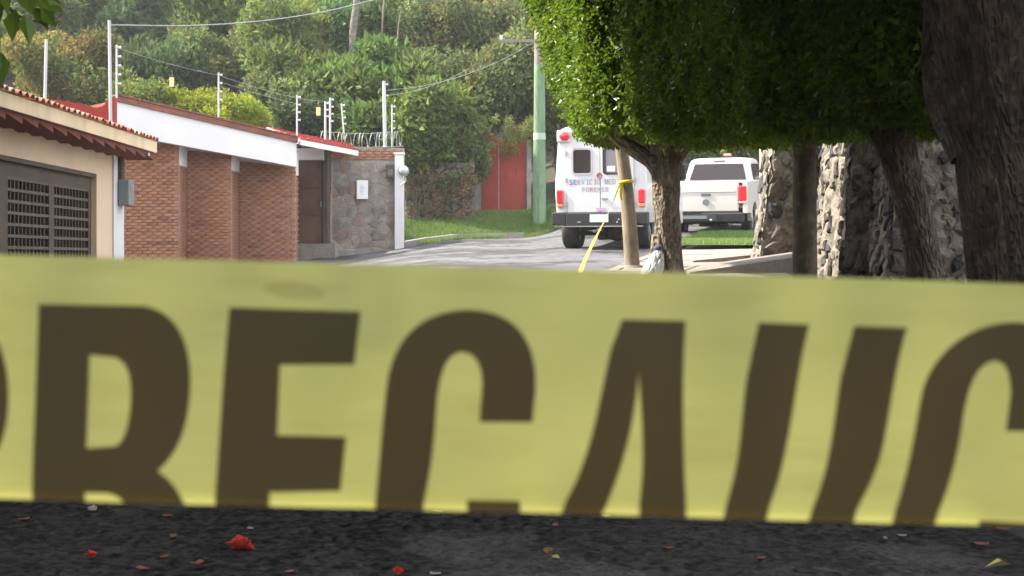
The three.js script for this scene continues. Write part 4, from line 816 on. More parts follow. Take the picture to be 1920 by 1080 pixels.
// places on and just inside the skin of a clipped block; faces are listed with their share of sprays per square metre
function blockPlaces(x0, x1, d0, d1, y0, y1, lean, per, origin, leftAt) {
  const out = [], push = (x, y, d, depth) => { const f = clamp((y - y0) / (y1 - y0)); const b = 0.10 * n3(x * 1.1, y * 1.1, d * 1.1) + 0.05 * n3(x * 3.1, y * 3.1, d * 3.1); out.push({ x: x + b - origin.x, y: y + b * 0.8 - origin.y, z: -(d + b) - origin.z, s: rr(0.75, 1.35), depth }); };
  const left = leftAt ?? ((y, d) => x0 - lean * (y - y0)), face = (area, fn) => { const n = Math.round(area * per); for (let i = 0; i < n; i++) fn(); };
  const r = 0.35, H = y1 - y0, Wd = x1 - x0 + lean * H / 2, D = d1 - d0, dep = () => 0.42 * rnd() * rnd();
  const cornerX = (x, y, d) => 0;
  face(H * D * 1.9, () => { const y = rr(y0, y1), d = rr(d0, d1), k = dep() * 0.8, e = Math.min(d - d0, d1 - d, y - y0) ; push(left(y, d) + k + r * Math.pow(1 - clamp(e / r), 2), y, d, k); });
  face(H * Wd, () => { const y = rr(y0, y1), x = rr(left(y, d0), x1), k = dep(), e = Math.min(x - left(y, d0), y - y0); push(x, y, d0 + k + r * Math.pow(1 - clamp(e / r), 2), k); });
  face(D * Wd * 0.9, () => { const d = rr(d0, d1), x = rr(left(y0, d), x1), k = dep(), e = Math.min(x - left(y0, d), d - d0); push(x, y0 + k + r * 0.8 * Math.pow(1 - clamp(e / r), 2), d, k); });
  face(D * Wd * 0.6, () => { const d = rr(d0, d1), x = rr(left(y1, d), x1); push(x, y1 - dep(), d, 0.2); });
  face(H * Wd * 0.45, () => { const y = rr(y0, y1), x = rr(left(y, d1), x1); push(x, y, d1 - dep(), 0.2); });
  face(H * D * 0.4, () => { const y = rr(y0, y1), d = rr(d0, d1); push(x1 - dep(), y, d, 0.2); });
  return out;
}
function blockCrown(t, box, lean, per, m, tint, leftAt) {
  const p = blockPlaces(...box, lean, per, t.position, leftAt), n = hedgeSpray.length;
  for (let k = 0; k < n; k++) copies(t, 'crown', hedgeSpray[k], m, p.filter((_, i) => i % n === k), tint);
}
const leafTint = (p) => { const k = rr(0.65, 1.2), w = rnd() < 0.06 ? 1.6 : 1; return col(k * w * rr(0.9, 1.15), k * (w > 1 ? 1.25 : 1), k * rr(0.7, 1.1)); };
{ // the pale barked tree with the sunlit clipped crown
  const d = 20, X = xAt(1256, d), g0 = G(X, d) + 0.1, t = thing('clipped_tree', 'gnarled pale barked tree carrying a boxy clipped crown with a sunlit left side', 'tree', V(X, g0, -d));
  const P = (px, py, dd = d) => at(px, py, dd);
  part(t, 'trunk', limb([V(X + 0.03, g0 - 0.1, -d), P(1256, 505), P(1252, 450), P(1249, 400), P(1250, 350), P(1246, 300), P(1240, 255), P(1240, 200)], [0.22, 0.15, 0.145, 0.15, 0.16, 0.19, 0.23, 0.2], { n: 30, steps: 60, knot: 0.26, seed: 3 }), M.bark);
  part(t, 'root_flare', limb([V(X - 0.34, g0 - 0.06, -d + 0.1), V(X - 0.17, g0 + 0.16, -d + 0.08), P(1235, 440)], [0.10, 0.12, 0.09], { seed: 5, knot: 0.2 }), M.bark);
  part(t, 'limb', limb([P(1246, 330), P(1222, 300), P(1190, 280), P(1150, 250), P(1110, 190)], [0.13, 0.12, 0.10, 0.08, 0.05], { seed: 8, knot: 0.15 }), M.bark);
  part(t, 'limb', limb([P(1252, 330), P(1268, 290), P(1300, 250), P(1380, 190), P(1440, 130)], [0.14, 0.13, 0.10, 0.08, 0.05], { seed: 9, knot: 0.15 }), M.bark);
  part(t, 'limb', limb([P(1244, 280), P(1238, 220), P(1225, 140), P(1200, 60)], [0.17, 0.13, 0.1, 0.05], { seed: 10 }), M.bark);
  blockCrown(t, [0.97, 4.0, 18.2, 22.4, 2.86, 5.4], 0.33, 430, M.leaf, leafTint, (y, d) => lerp(1.10 - 0.15 * (y - 2.68), 0.97 - 0.33 * (y - 2.68), (d - 18.2) / 4.2));
}
{ // straight smooth trunk
  const d = 16, X = xAt(1509, d), g0 = G(X, d) + 0.1, t = thing('clipped_tree', 'street tree with a straight smooth trunk before the stone wall', 'tree', V(X, g0, -d));
  part(t, 'trunk', limb([V(X, g0 - 0.1, -d), V(X, g0 + 0.8, -d), at(1508, 260, d), at(1512, 120, d)], [0.132, 0.125, 0.118, 0.1], { n: 20, steps: 20, knot: 0.03, seed: 12 }), M.smoothBark);
  blockCrown(t, [2.15, 5.6, 13.6, 17.95, 2.58, 5.3], 0.25, 260, M.leaf, leafTint, (y, d) => lerp(3.3, 1.35, (d - 13.6) / 4.35) - 0.12 * (y - 2.42));
  part(t, 'sucker_twig', limb([at(1493, 300, 15.88), at(1489, 278, 15.84), at(1488, 262, 15.82)], [0.012, 0.01, 0.008], { n: 6, steps: 6 }), M.smoothBark);
  const o = t.position; copies(t, 'sucker_leaves', hedgeSpray[0], M.leaf, [[1486, 262], [1492, 268], [1483, 272], [1497, 258], [1490, 280], [1500, 270]].map(([px, py]) => { const q = at(px, py, 15.8).sub(o); return { x: q.x, y: q.y, z: q.z, s: 0.8 }; }), () => col(1.6, 1.6, 1.2));
}
{ // dark trunk leaning to the right
  const d = 13, t = thing('clipped_tree', 'street tree with a dark trunk leaning right in the shade', 'tree', V(xAt(1748, d), G(xAt(1748, d), d) + 0.1, -d));
  part(t, 'trunk', limb([V(xAt(1752, d), t.position.y - 0.1, -d), at(1737, 530, d), at(1722, 430, d), at(1700, 350, d), at(1680, 270, d), at(1660, 180, d)], [0.2, 0.165, 0.15, 0.15, 0.17, 0.13], { n: 20, steps: 30, knot: 0.14, seed: 14 }), M.bark);
  part(t, 'limb', limb([at(1688, 300, d), at(1640, 230, d), at(1590, 160, d)], [0.12, 0.1, 0.06], { seed: 15 }), M.bark);
  blockCrown(t, [1.75, 5.2, 10.9, 13.55, 2.36, 4.9], 0.2, 280, M.leaf, leafTint, (y, d) => lerp(3.0, 2.0, (d - 10.9) / 2.65) - 0.1 * (y - 2.24));
}
function bigTree(d, label, line, radii, lobes, scale, step, limbs = []) {
  const b = line[0], t = thing('street_tree', label, 'tree', V(b.x, G(b.x, -b.z), b.z));
  part(t, 'trunk', limb([V(b.x, t.position.y - 0.15, b.z), ...line.slice(1)], radii, { n: 22, steps: 36, knot: 0.16, seed: d }), M.bark);
  limbs.forEach((q, i) => part(t, 'limb', limb(q[0], q[1], { seed: d + i, knot: 0.12 }), M.bark));
  const places = crownPlaces(lobes, step, scale, { gap: 0.25, inner: 0.7 });
  places.forEach((p) => { p.x -= t.position.x; p.y -= t.position.y; p.z -= t.position.z; });
  copies(t, 'crown', shadeSpray, M.leaf, places, leafTint);
  return t;
}
const shadeSpray = spray(16, 0.22, 0.15, 0.075, 0.4);
bigTree(10, 'big dark trunked street tree at the right edge', [at(1885, 640, 10), at(1872, 545, 10), at(1848, 380, 10), at(1820, 200, 10), at(1790, 20, 10), at(1765, -160, 10)], [0.24, 0.19, 0.175, 0.17, 0.175, 0.16, 0.12], [[3.0, 5.2, -10, 2.6, 1.5, 2.4], [4.6, 5.6, -9, 2.2, 1.6, 2.4], [2.2, 5.8, -11.6, 1.9, 1.2, 1.8]], 1, 0.16, [[[at(1800, 300, 10), at(1756, 200, 10.2), at(1745, 120, 10.4), at(1748, 0, 10.6), at(1750, -100, 10.7)], [0.06, 0.065, 0.06, 0.055, 0.05]]]);
bigTree(9, 'brown trunked street tree cut off by the right edge', [at(1985, 660, 9), at(1960, 540, 9), at(1938, 380, 9), at(1905, 200, 9), at(1880, 30, 9), at(1860, -150, 9)], [0.26, 0.21, 0.19, 0.18, 0.17, 0.165, 0.13], [[4.4, 5.0, -7.5, 2.4, 1.4, 2.6], [3.2, 5.6, -7, 2.2, 1.4, 2.2]], 1, 0.17);

// ---------------------------------------------------------------- shade trees on the left, beside and above the viewer
bigTree(5, 'leafy shade tree left of the street whose twig hangs into the top left corner', [V(-4.6, 0, -4.6), V(-4.55, 1.4, -4.6), V(-4.4, 3, -4.8), V(-4.2, 4.6, -5)], [0.3, 0.22, 0.2, 0.17, 0.12], [[-4.4, 5.1, -5.4, 2.9, 1.7, 3.2], [-2.5, 5.3, -4.6, 2.4, 1.3, 2.4], [-5.6, 6.0, -7.4, 2.6, 1.6, 2.6], [-1.0, 6.0, -5.2, 2.2, 1.1, 2.4]], 1, 0.135, [[[V(-4.35, 3.2, -4.8), V(-3.2, 3.0, -4.7), V(-2.2, 2.55, -4.6), V(-1.72, 2.2, -4.55)], [0.07, 0.05, 0.025, 0.008]]]);
bigTree(13, 'tall shade tree on the left of the street, beyond the frame', [V(-6.4, 0, -12.5), V(-6.3, 2, -12.5), V(-6.1, 4.2, -12.6), V(-5.8, 6, -12.8)], [0.32, 0.24, 0.21, 0.19, 0.13], [[-5.6, 7.0, -12.4, 2.8, 1.7, 2.9], [-4.0, 7.6, -14.6, 2.2, 1.3, 2.2], [-6.8, 7.6, -9.6, 2.6, 1.6, 2.8], [-3.6, 7.4, -10.4, 2.4, 1.2, 2.4], [-5.0, 6.7, -16.2, 2.4, 1.5, 1.7], [-1.6, 6.3, -16.6, 2.4, 1.1, 1.5]], 1, 0.15);
bigTree(3, 'low crowned shade tree on the right kerb beside the viewer', [V(4.6, 0, -2.6), V(4.5, 1.2, -2.6), V(4.4, 2.6, -2.6), V(4.2, 4, -2.6)], [0.3, 0.23, 0.2, 0.18, 0.12], [[4.4, 3.4, -3.4, 1.5, 2.6, 2.6], [4.6, 3.2, 0.4, 1.7, 2.6, 2.4], [4.6, 3.0, -6.4, 1.5, 2.4, 1.8]], 1.1, 0.18);
bigTree(17, 'shade tree behind the stone wall on the right, beyond the frame', [V(8.4, 0, -11), V(8.3, 2, -11), V(8, 4.4, -11), V(7.6, 6, -11)], [0.3, 0.24, 0.2, 0.18, 0.12], [[7.2, 6.2, -11, 2.8, 2.2, 3.2], [6.2, 6.8, -15, 2.8, 1.6, 2.8], [4.6, 6.8, -12.4, 2.8, 1.3, 2.8], [7.6, 6.0, -7.4, 2.8, 2.4, 3.0]], 1.2, 0.2);
bigTree(29, 'arching shade tree on the left whose crown closes over the street', [V(-6.2, 0, -8.6), V(-6.1, 2, -8.6), V(-5.6, 4.2, -8.6), V(-4.6, 6, -8.8)], [0.32, 0.24, 0.22, 0.19, 0.13], [[-2.2, 5.4, -8.4, 3.0, 1.3, 3.0], [0.9, 5.4, -9.0, 2.8, 1.2, 2.8], [-0.6, 5.9, -12.2, 2.8, 1.2, 2.4], [-4.4, 5.6, -7.4, 2.8, 1.8, 2.8], [1.8, 6.0, -13.0, 2.6, 1.1, 2.2], [-1.4, 7.2, -15.4, 2.6, 1.1, 2.3], [1.6, 7.2, -16, 2.4, 1.0, 2.2]], 1.2, 0.18);
{ // tall clipped hedge along the left kerb, beyond the frame, that keeps the near street in shade
  const t = thing('clipped_hedge', 'tall clipped hedge along the left kerb beyond the frame', 'hedge', V(-7, 0, -6));
  const places = blockPlaces(-6.6, -5.5, -4, 15.5, 0.1, 5.2, 0, 60, t.position).map((p) => ({ ...p, s: p.s * 1.1 }));
  copies(t, 'foliage', shadeSpray, M.leaf, places, leafTint);
  for (let k = 0; k < 9; k++) part(t, 'stem', limb([V(-6, -0.2, 3 - k * 2.2), V(-6.05, 2, 3 - k * 2.2), V(-6, 4.6, 3 - k * 2.2)], [0.08, 0.06, 0.03], { n: 8, steps: 8 }), M.bark);
}
{ // tall hedge that closes the lower end of the street behind the viewer
  const t = thing('clipped_hedge', 'tall clipped hedge closing the street behind the viewer', 'hedge', V(0, -0.7, 15));
  const places = blockPlaces(-9, 8, -16.4, -14.8, -0.7, 6.2, 0, 34, t.position).map((p) => ({ ...p, s: p.s * 1.5 }));
  copies(t, 'foliage', shadeSpray, M.leaf, places, leafTint);
  for (let k = 0; k < 8; k++) part(t, 'stem', limb([V(-8 + k * 2.1, -0.9, 15.6), V(-8 + k * 2.1, 2, 15.6), V(-8 + k * 2.1, 5.4, 15.6)], [0.09, 0.07, 0.03], { n: 8, steps: 8 }), M.bark);
}
{ // the twig tip that shows, leaf by leaf, as parts of the near shade tree
  const t = scene.getObjectByName('street_tree_002'), d = 4.6, o = t.position;
  const twig = [[at(-40, -40, d), at(10, 10, d), at(45, 35, d + 0.02), at(80, 42, d + 0.03)], [at(-40, 20, d), at(-5, 60, d), at(-2, 120, d)]];
  twig.forEach((q) => part(t, 'twig', limb(q, [0.006, 0.005, 0.004, 0.002], { n: 6, steps: 10, knot: 0.1 }), M.bark));
  const list = [[28, 8, 62, 2.6], [60, 6, 60, -2.4], [10, 30, 70, 2.2], [46, 48, 62, 3.3], [76, 30, 46, -2.7], [30, 38, 64, 2.9], [5, 5, 70, 2.0], [84, 18, 40, -1.9], [62, 30, 50, 3.6], [18, -10, 70, 3.0], [-2, 60, 60, 3.0], [2, 118, 60, 3.3], [-6, 96, 60, 2.6], [4, 140, 40, 3.0], [40, -6, 60, -2.7], [88, 6, 34, -2.2]];
  for (const [px, py, L, a] of list) {
    const len = L * d / FOCAL, c = at(px, py, d + rr(-0.05, 0.05)), g = leaf(len, len * 0.62, 0.18); g.rotateY(rr(-0.7, 0.7)); g.rotateX(rr(-0.4, 0.4)); g.rotateZ(a + rr(-0.2, 0.2)); g.translate(c.x, c.y + len * 0.35, c.z);
    part(t, 'leaf', g, M.leaf);
  }
}

// ---------------------------------------------------------------- rubble wall on the right, stepping towards the viewer
reseed(83);
{
  const t = thing('boundary_wall', 'stepped wall of pale mortar and dark volcanic stones behind the trunks', 'wall', V(5, 0.8, -22));
  const mortar = mat([0.23, 0.20, 0.17], { map: withRepeat(tex(512, (u, v) => { const a = fbm(u, v, 6, 6, 151), b = ss(0.52, 0.62, fbm(u, v, 9, 5, 152)); const k = 0.85 + 0.7 * (a - 0.5) - 0.35 * b; return [k, k * 0.98, k * 0.95]; }), 0.8), bump: withRepeat(T.coarse, 2.2), bumpScale: 0.05 });
  const dark = [[0.06, 0.06, 0.066], [0.085, 0.08, 0.08], [0.05, 0.05, 0.055], [0.12, 0.10, 0.09]], light = [[0.27, 0.235, 0.20], [0.24, 0.21, 0.18], [0.21, 0.185, 0.16], [0.30, 0.26, 0.22]];
  const toMat = (c) => mat(c, { map: withRepeat(T.mottle, 1.9), bump: withRepeat(T.coarse, 2.8), bumpScale: 0.035 }), darkM = dark.map(toMat), lightM = light.map(toMat);
  const X1 = 4.08, X2 = xAt(1600, 22), X3 = xAt(1692, 20.8), top = 3.5, base = 0.75, H = top - base;
  // a face of lumpy mortar, p(u, v) gives the plane, n its outward direction
  const face = (p, n, w, seed) => {
    const nu = Math.max(8, Math.round(w / 0.045)), nv = Math.round(H / 0.045), pos = [], uv = [], idx = [];
    for (let j = 0; j <= nv; j++) for (let i = 0; i <= nu; i++) { const u = i / nu * w, v = j / nv * H, q = p(u / w, v / H), k = 0.06 * n3(u * 3.1 + seed, v * 3.1, 1) + 0.035 * n3(u * 8 + seed, v * 8, 5) + 0.02 * n3(u * 19, v * 19, seed); pos.push(q.x + n.x * k, q.y + n.y * k, q.z + n.z * k); uv.push(u + seed, v); }
    for (let j = 0; j < nv; j++) for (let i = 0; i < nu; i++) { const a = j * (nu + 1) + i; idx.push(a, a + 1, a + nu + 1, a + 1, a + nu + 2, a + nu + 1); }
    const g = new THREE.BufferGeometry(); g.setAttribute('position', new THREE.Float32BufferAttribute(pos, 3)); g.setAttribute('uv', new THREE.Float32BufferAttribute(uv, 2)); g.setIndex(idx); g.computeVertexNormals();
    return part(t, 'mortar_face', smooth(g), mortar);
  };
  const steps = [[X1 - 0.24, X1 + 0.08, X2, 24.3, 25.1], [X2 - 0.18, X2 + 0.04, X3, 22, 24.3], [X3 - 0.22, X3 + 0.03, 7.6, 20.8, 22]];
  steps.forEach(([xb, xt, xr, d, dEnd], k) => {
    part(t, 'core', solid([V(xb + 0.08, base, -d - 0.08), V(xr, base, -d - 0.08), V(xr, base, -d - 0.5), V(xb + 0.08, base, -d - 0.5)], [V(xt + 0.08, top, -d - 0.08), V(xr, top, -d - 0.08), V(xr, top, -d - 0.5), V(xt + 0.08, top, -d - 0.5)]), mortar);
    const w = xr - xb, foot = face((u, v) => V(lerp(lerp(xb, xt, v), xr, u), base + v * H, -d), V(0, 0, 1), w, k * 7.3 + 1);
    face((u, v) => V(lerp(xb, xt, v), base + v * H, -lerp(dEnd, d, u)), V(-1, 0, 0), dEnd - d, k * 5.1 + 3);
    // a few stones in the end that faces the road, then those in the street face
    for (const c of cells(dEnd - d, H, Math.round((dEnd - d) * H * 16), 1)) {
      const isDark = rnd() < 0.25; if (!isDark && rnd() < 0.4) continue;
      const g = stone(c, rr(0.02, 0.05), rr(0.04, 0.07)); if (!g) continue;
      g.rotateY(-Math.PI / 2); const p = g.attributes.position; for (let i = 0; i < p.count; i++) { p.setX(i, p.getX(i) + lerp(xb, xt, clamp(p.getY(i) / H)) + 0.01); p.setZ(i, p.getZ(i) - dEnd); p.setY(i, p.getY(i) + base); }
      g.computeVertexNormals(); part(t, 'stone', g, (isDark ? darkM : lightM)[Math.floor(rr(0, 4))], foot);
    }
    const reach = Math.min(w, 2.4);
    for (const c of cells(reach, H, Math.round(reach * H * 24), 1)) {
      const isDark = rnd() < 0.33; if (!isDark && rnd() < 0.45) continue;
      const g = stone(c, isDark ? rr(0.015, 0.05) : rr(0.02, 0.05), isDark ? rr(0.035, 0.065) : rr(0.03, 0.055)); if (!g) continue;
      const p = g.attributes.position; for (let i = 0; i < p.count; i++) { const x = p.getX(i), y = p.getY(i); p.setX(i, xb + (xt - xb) * clamp(y / H) * (1 - x / reach) + x + 0.012 * n3(x * 22, y * 22, 3)); p.setY(i, y + base + 0.012 * n3(x * 22, y * 22, 9)); p.setZ(i, p.getZ(i) - d + 0.03 * n3(x * 3.1, y * 3.1, 1)); }
      g.computeVertexNormals(); part(t, 'stone', g, (isDark ? darkM : lightM)[Math.floor(rr(0, 4))], foot);
    }
  });
}
single('gate_pillar', 'pinkish rendered pillar behind the left end of the stepped stone wall', 'pillar', bx(xAt(1429, 27.5), xAt(1446, 27.5), 1.0, 3.6, 27.5, 27.8), mat([0.62, 0.46, 0.36], { map: withRepeat(T.mottle, 1) }), V(xAt(1437, 27.5), 1.0, -27.6));

// ---------------------------------------------------------------- wooden post with the second tape, plastic bag
{
  const d = 23.6, b = at(1186, 500, d), t = thing('wooden_post', 'leaning weathered wooden post on the sidewalk with yellow tape tied round it', 'post', V(b.x, G(b.x, d) + 0.12, -d));
  b.y = t.position.y - 0.02;
  part(t, 'shaft', limb([b, at(1181, 430, d), at(1174, 350, d), at(1166, 285, d), at(1160, 235, d)], [0.118, 0.112, 0.108, 0.10, 0.098], { n: 18, steps: 24, knot: 0.05, seed: 21 }), mat([0.36, 0.285, 0.205], { map: withRepeat(T.wood, 1.4), bump: withRepeat(T.wood, 1.4), bumpScale: 0.012 }));
  part(t, 'footing', plain(new THREE.CylinderGeometry(0.16, 0.2, 0.05, 16).translate(b.x, b.y + 0.03, -d)), M.concrete);
  const tapeMat = mat([0.58, 0.45, 0.03], { rough: 0.7 });
  const c = at(1173.5, 341, d), s = thing('thin_tape', 'thin twisted yellow tape tied to the wooden post and running down to the road', 'tape', c.clone());
  part(s, 'knot', smooth(new THREE.TorusGeometry(0.112, 0.020, 8, 24).rotateX(Math.PI / 2).scale(1, 1.2, 1).rotateZ(0.12).translate(c.x, c.y, c.z)), tapeMat);
  part(s, 'loose_end', limb([at(1164, 345, d - 0.12), at(1163, 362, d - 0.13), at(1165, 376, d - 0.12)], [0.035, 0.025, 0.01], { n: 6, steps: 8, knot: 0.3 }), tapeMat);
  // a ribbon that twists along its run
  const run = new THREE.CatmullRomCurve3([at(1164, 342, d - 0.12), at(1140, 400, 21.6), at(1112, 455, 19.5), at(1086, 518, 17.2), V(0.62, G(0.62, 14.6) + 0.03, -14.6)]), pos = [], idx = [], N = 90;
  for (let i = 0; i <= N; i++) { const u = i / N, p = run.getPoint(u), tg = run.getTangent(u), sd = tg.clone().cross(V(0, 1, 0)).normalize(), up = sd.clone().cross(tg).normalize(), a = 1.2 + u * 2.2, h = 0.024 + 0.006 * Math.sin(u * 17), w = sd.multiplyScalar(Math.cos(a)).add(up.multiplyScalar(Math.sin(a))).multiplyScalar(h); const fat = V(0.010, 0.004, 0); pos.push(p.x - w.x - fat.x, p.y - w.y - fat.y, p.z - w.z, p.x + w.x + fat.x, p.y + w.y + fat.y, p.z + w.z); if (i < N) { const k = i * 2; idx.push(k, k + 1, k + 2, k + 1, k + 3, k + 2); } }
  const g = new THREE.BufferGeometry(); g.setAttribute('position', new THREE.Float32BufferAttribute(pos, 3)); g.setIndex(idx); g.computeVertexNormals();
  part(s, 'ribbon', plain(g), tapeMat);
}
{
  const d = 19.3, c = at(1226, 505, d), t = thing('plastic_bag', 'crumpled white plastic bag leaning on the foot of the pale trunk', 'bag', V(c.x, G(c.x, d) + 0.13, -d));
  const y0 = t.position.y, g = new THREE.IcosahedronGeometry(1, 24), p = g.attributes.position;
  for (let i = 0; i < p.count; i++) {
    const x = p.getX(i), y = p.getY(i), z = p.getZ(i), fold = 1 - Math.abs(n3(x * 2.4 + 5, y * 1.1, z * 2.4)) * 1.1, fine = 1 - Math.abs(n3(x * 5.5, y * 3.2 + 2, z * 5.5)), k = 0.55 + 0.42 * fold + 0.16 * fine, up = (y + 1) / 2, w = 0.155 * (1.05 - 0.62 * up);
    p.setXYZ(i, x * k * w + up * 0.13 - 0.06, up * 0.43 * (0.85 + 0.15 * k), z * k * w);
  }
  g.computeVertexNormals();
  part(t, 'bag', smooth(g).translate(c.x, y0, c.z), mat([0.56, 0.57, 0.59], { rough: 0.9, trans: 0.15 }));
  part(t, 'dark_contents', plain(new THREE.IcosahedronGeometry(0.055, 1).scale(1.2, 0.8, 1).translate(c.x + 0.06, y0 + 0.43, c.z)), mat([0.06, 0.065, 0.10], { rough: 0.8 }));
}

// ---------------------------------------------------------------- petals and bits on the asphalt
{
  const petalMats = { red: mat([0.62, 0.05, 0.02], { rough: 0.9, trans: 0.2 }), pink: mat([0.30, 0.11, 0.095], { rough: 0.8 }), pale: mat([0.36, 0.33, 0.31], { rough: 0.8 }), brown: mat([0.20, 0.09, 0.045], { rough: 0.8 }), straw: mat([0.50, 0.43, 0.16], { rough: 0.7 }) };
  const onRoad = (px, py) => { let d = 5; for (let i = 0; i < 40; i++) { const x = xAt(px, d), y = G(x, d) + 0.038; d = (EYE - y) * FOCAL / (py - 485); } return V(xAt(px, d), G(xAt(px, d), d) + 0.038, -d); };
  const crumple = (r, h, k) => { const g = new THREE.IcosahedronGeometry(r, 2), p = g.attributes.position; for (let i = 0; i < p.count; i++) { const x = p.getX(i), y = p.getY(i), z = p.getZ(i), f = 1 + 0.55 * n3(x / r * 1.3 + k, y / r * 1.3, z / r * 1.3) + 0.3 * n3(x / r * 3, y / r * 3 + k, z / r * 3); p.setXYZ(i, x * f, Math.max(0, (y * 0.5 + r * 0.45) * f) * h / r, z * f); } g.computeVertexNormals(); return smooth(g); };
  const flat = (r, k) => { const s = new THREE.Shape(); for (let i = 0; i <= 14; i++) { const a = i / 14 * Math.PI * 2, q = r * (0.75 + 0.35 * hash2(i % 14, k, 9)) * (0.7 + 0.5 * Math.abs(Math.cos(a))); i ? s.lineTo(Math.cos(a) * q, Math.sin(a) * q * 0.7) : s.moveTo(Math.cos(a) * q, Math.sin(a) * q * 0.7); } const g = new THREE.ExtrudeGeometry(s, { depth: 0.003, bevelEnabled: false }); g.rotateX(-Math.PI / 2); const p = g.attributes.position; for (let i = 0; i < p.count; i++) p.setY(i, p.getY(i) + 0.22 * r * (1 + n3(p.getX(i) / r, k, p.getZ(i) / r)) * (Math.hypot(p.getX(i), p.getZ(i)) / r)); g.computeVertexNormals(); return plain(g); };
  const put = (name, label, cat, px, py, g, m, group) => { const o = onRoad(px, py), q = new THREE.Mesh(g, m); q.name = numbered(name); q.position.copy(o); q.rotation.y = rr(0, 6.28); q.userData = { label, category: cat }; if (group) q.userData.group = group; scene.add(shade(q)); return q; };
  reseed(97);
  const bract = (r, n) => { const list = []; for (let i = 0; i < n; i++) { const g = leaf(r * rr(1.0, 1.5), r * rr(1.2, 1.6), rr(0.15, 0.4)); g.rotateX(rr(-1.4, -0.2)); g.rotateY(i / n * 6.28 + rr(-0.4, 0.4)); g.translate(rr(-0.3, 0.3) * r, 0.003 + rr(0, 0.25) * r, rr(-0.3, 0.3) * r); list.push(g); } const m = mergeGeometries(list); m.computeBoundingBox(); m.translate(0, -Math.min(0, m.boundingBox.min.y), 0); return m; };
  put('petal', 'largest crumpled red orange petal on the dark asphalt', 'petal', 447, 1034, bract(0.037, 12), petalMats.red);
  put('petal', 'small round orange red petal left of the largest one', 'petal', 172, 1047, bract(0.019, 9), petalMats.red);
  put('petal', 'red petal cut by the bottom edge of the view', 'petal', 748, 1080, bract(0.02, 8), petalMats.red);
  put('petal', 'red petal with a pale tip under the last letter of the tape', 'petal', 1702, 984, bract(0.02, 8), petalMats.red);
  const curl = put('leaf', 'curled straw coloured leaf at the lower right on the asphalt', 'leaf', 1872, 1066, (() => { const g = leaf(0.085, 0.034, 0.5); g.rotateX(-Math.PI / 2); g.rotateY(Math.PI / 2); g.translate(0.04, 0.012, 0); return g; })(), petalMats.straw); curl.rotation.y = 0.1;
  put('leaf', 'pale yellow leaf beside a brown one right of centre', 'leaf', 1042, 1047, flat(0.022, 4), petalMats.straw);
  put('leaf', 'brown orange leaf beside a pale yellow one right of centre', 'leaf', 1028, 1038, crumple(0.02, 0.018, 9), petalMats.brown);
  put('pebble', 'small white pebble just below the first full letter', 'pebble', 174, 958, crumple(0.016, 0.02, 1.7), petalMats.pale);
  const pink = [[44, 974], [315, 969], [326, 1007], [268, 1068], [308, 1045], [370, 1057], [542, 1073], [1041, 986], [1428, 1048], [1254, 1028], [1880, 993], [1840, 1021]];
  pink.forEach(([px, py], i) => put('petal', 'small dull pink petal trodden flat on the asphalt', 'petal', px, py, flat(rr(0.014, 0.024), i), i % 5 === 4 ? petalMats.brown : petalMats.pink, 'trodden petals on the asphalt'));
  const pale = [[470, 992], [822, 960], [1136, 969], [1692, 1005], [1660, 1010], [815, 1077]];
  pale.forEach(([px, py], i) => put('debris', 'small pale scrap lying on the dark asphalt', 'debris', px, py, flat(rr(0.010, 0.018), i + 40), petalMats.pale, 'pale scraps on the asphalt'));
}

// ---------------------------------------------------------------- trees and shrubs behind the houses and up the hill
reseed(122);
const kinds = {
  mid: [0.125, 0.195, 0.044], deep: [0.068, 0.11, 0.036], bright: [0.27, 0.32, 0.030], orange: [0.20, 0.175, 0.050], olive: [0.14, 0.172, 0.058], pale: [0.155, 0.205, 0.050], blue: [0.11, 0.175, 0.062], straw: [0.19, 0.20, 0.066],
};
const foliage = Object.fromEntries(Object.entries(kinds).map(([k, c]) => [k, mat(c, { rough: 0.93, trans: 0.45, spec: 0.25 })]));
const hillSpray = [spray(14, 0.29, 0.22, 0.115, 0.45), spray(16, 0.30, 0.17, 0.09, 0.4), spray(11, 0.27, 0.29, 0.125, 0.5)];
const fineSpray = spray(16, 0.16, 0.10, 0.05, 0.45);
M.trunk = mat([0.19, 0.16, 0.135], { map: withRepeat(T.barkTone, 1), bump: withRepeat(T.bark, 1), bumpScale: 0.03, rough: 0.95 });
const tintOf = (kind) => { const young = Array.from({ length: 40 }, () => rr(0.72, 1.28)), warm = Array.from({ length: 40 }, () => rr(0.88, 1.16)); return (p) => { const k = rr(0.55, 1.3) * young[(p.lobe ?? 0) % 40], w = warm[(p.lobe ?? 0) % 40]; if (kind === 'orange' && rnd() < 0.45) return col(k * 0.6, k * 1.0, k * 0.8); if (kind === 'straw' && rnd() < 0.35) return col(k * 0.6, k * 0.9, k); return col(k * w * rr(0.85, 1.2), k, k * rr(0.8, 1.1)); }; };
function lobesFor(c, rx, ry, rz, n) {
  const list = [[c.x, c.y, c.z, rx * 0.62, ry * 0.66, rz * 0.62]];
  for (let i = 0; i < n; i++) { const a = i / n * 6.283 + rr(-0.3, 0.3), e = rr(-0.45, 0.75), f = rr(0.35, 0.95), s = rr(0.20, 0.52); list.push([c.x + Math.cos(a) * rx * f, c.y + e * ry * 0.9, c.z + Math.sin(a) * rz * f, rx * s * rr(0.7, 1.2), ry * s * rr(0.8, 1.5), rz * s]); }
  return list;
}
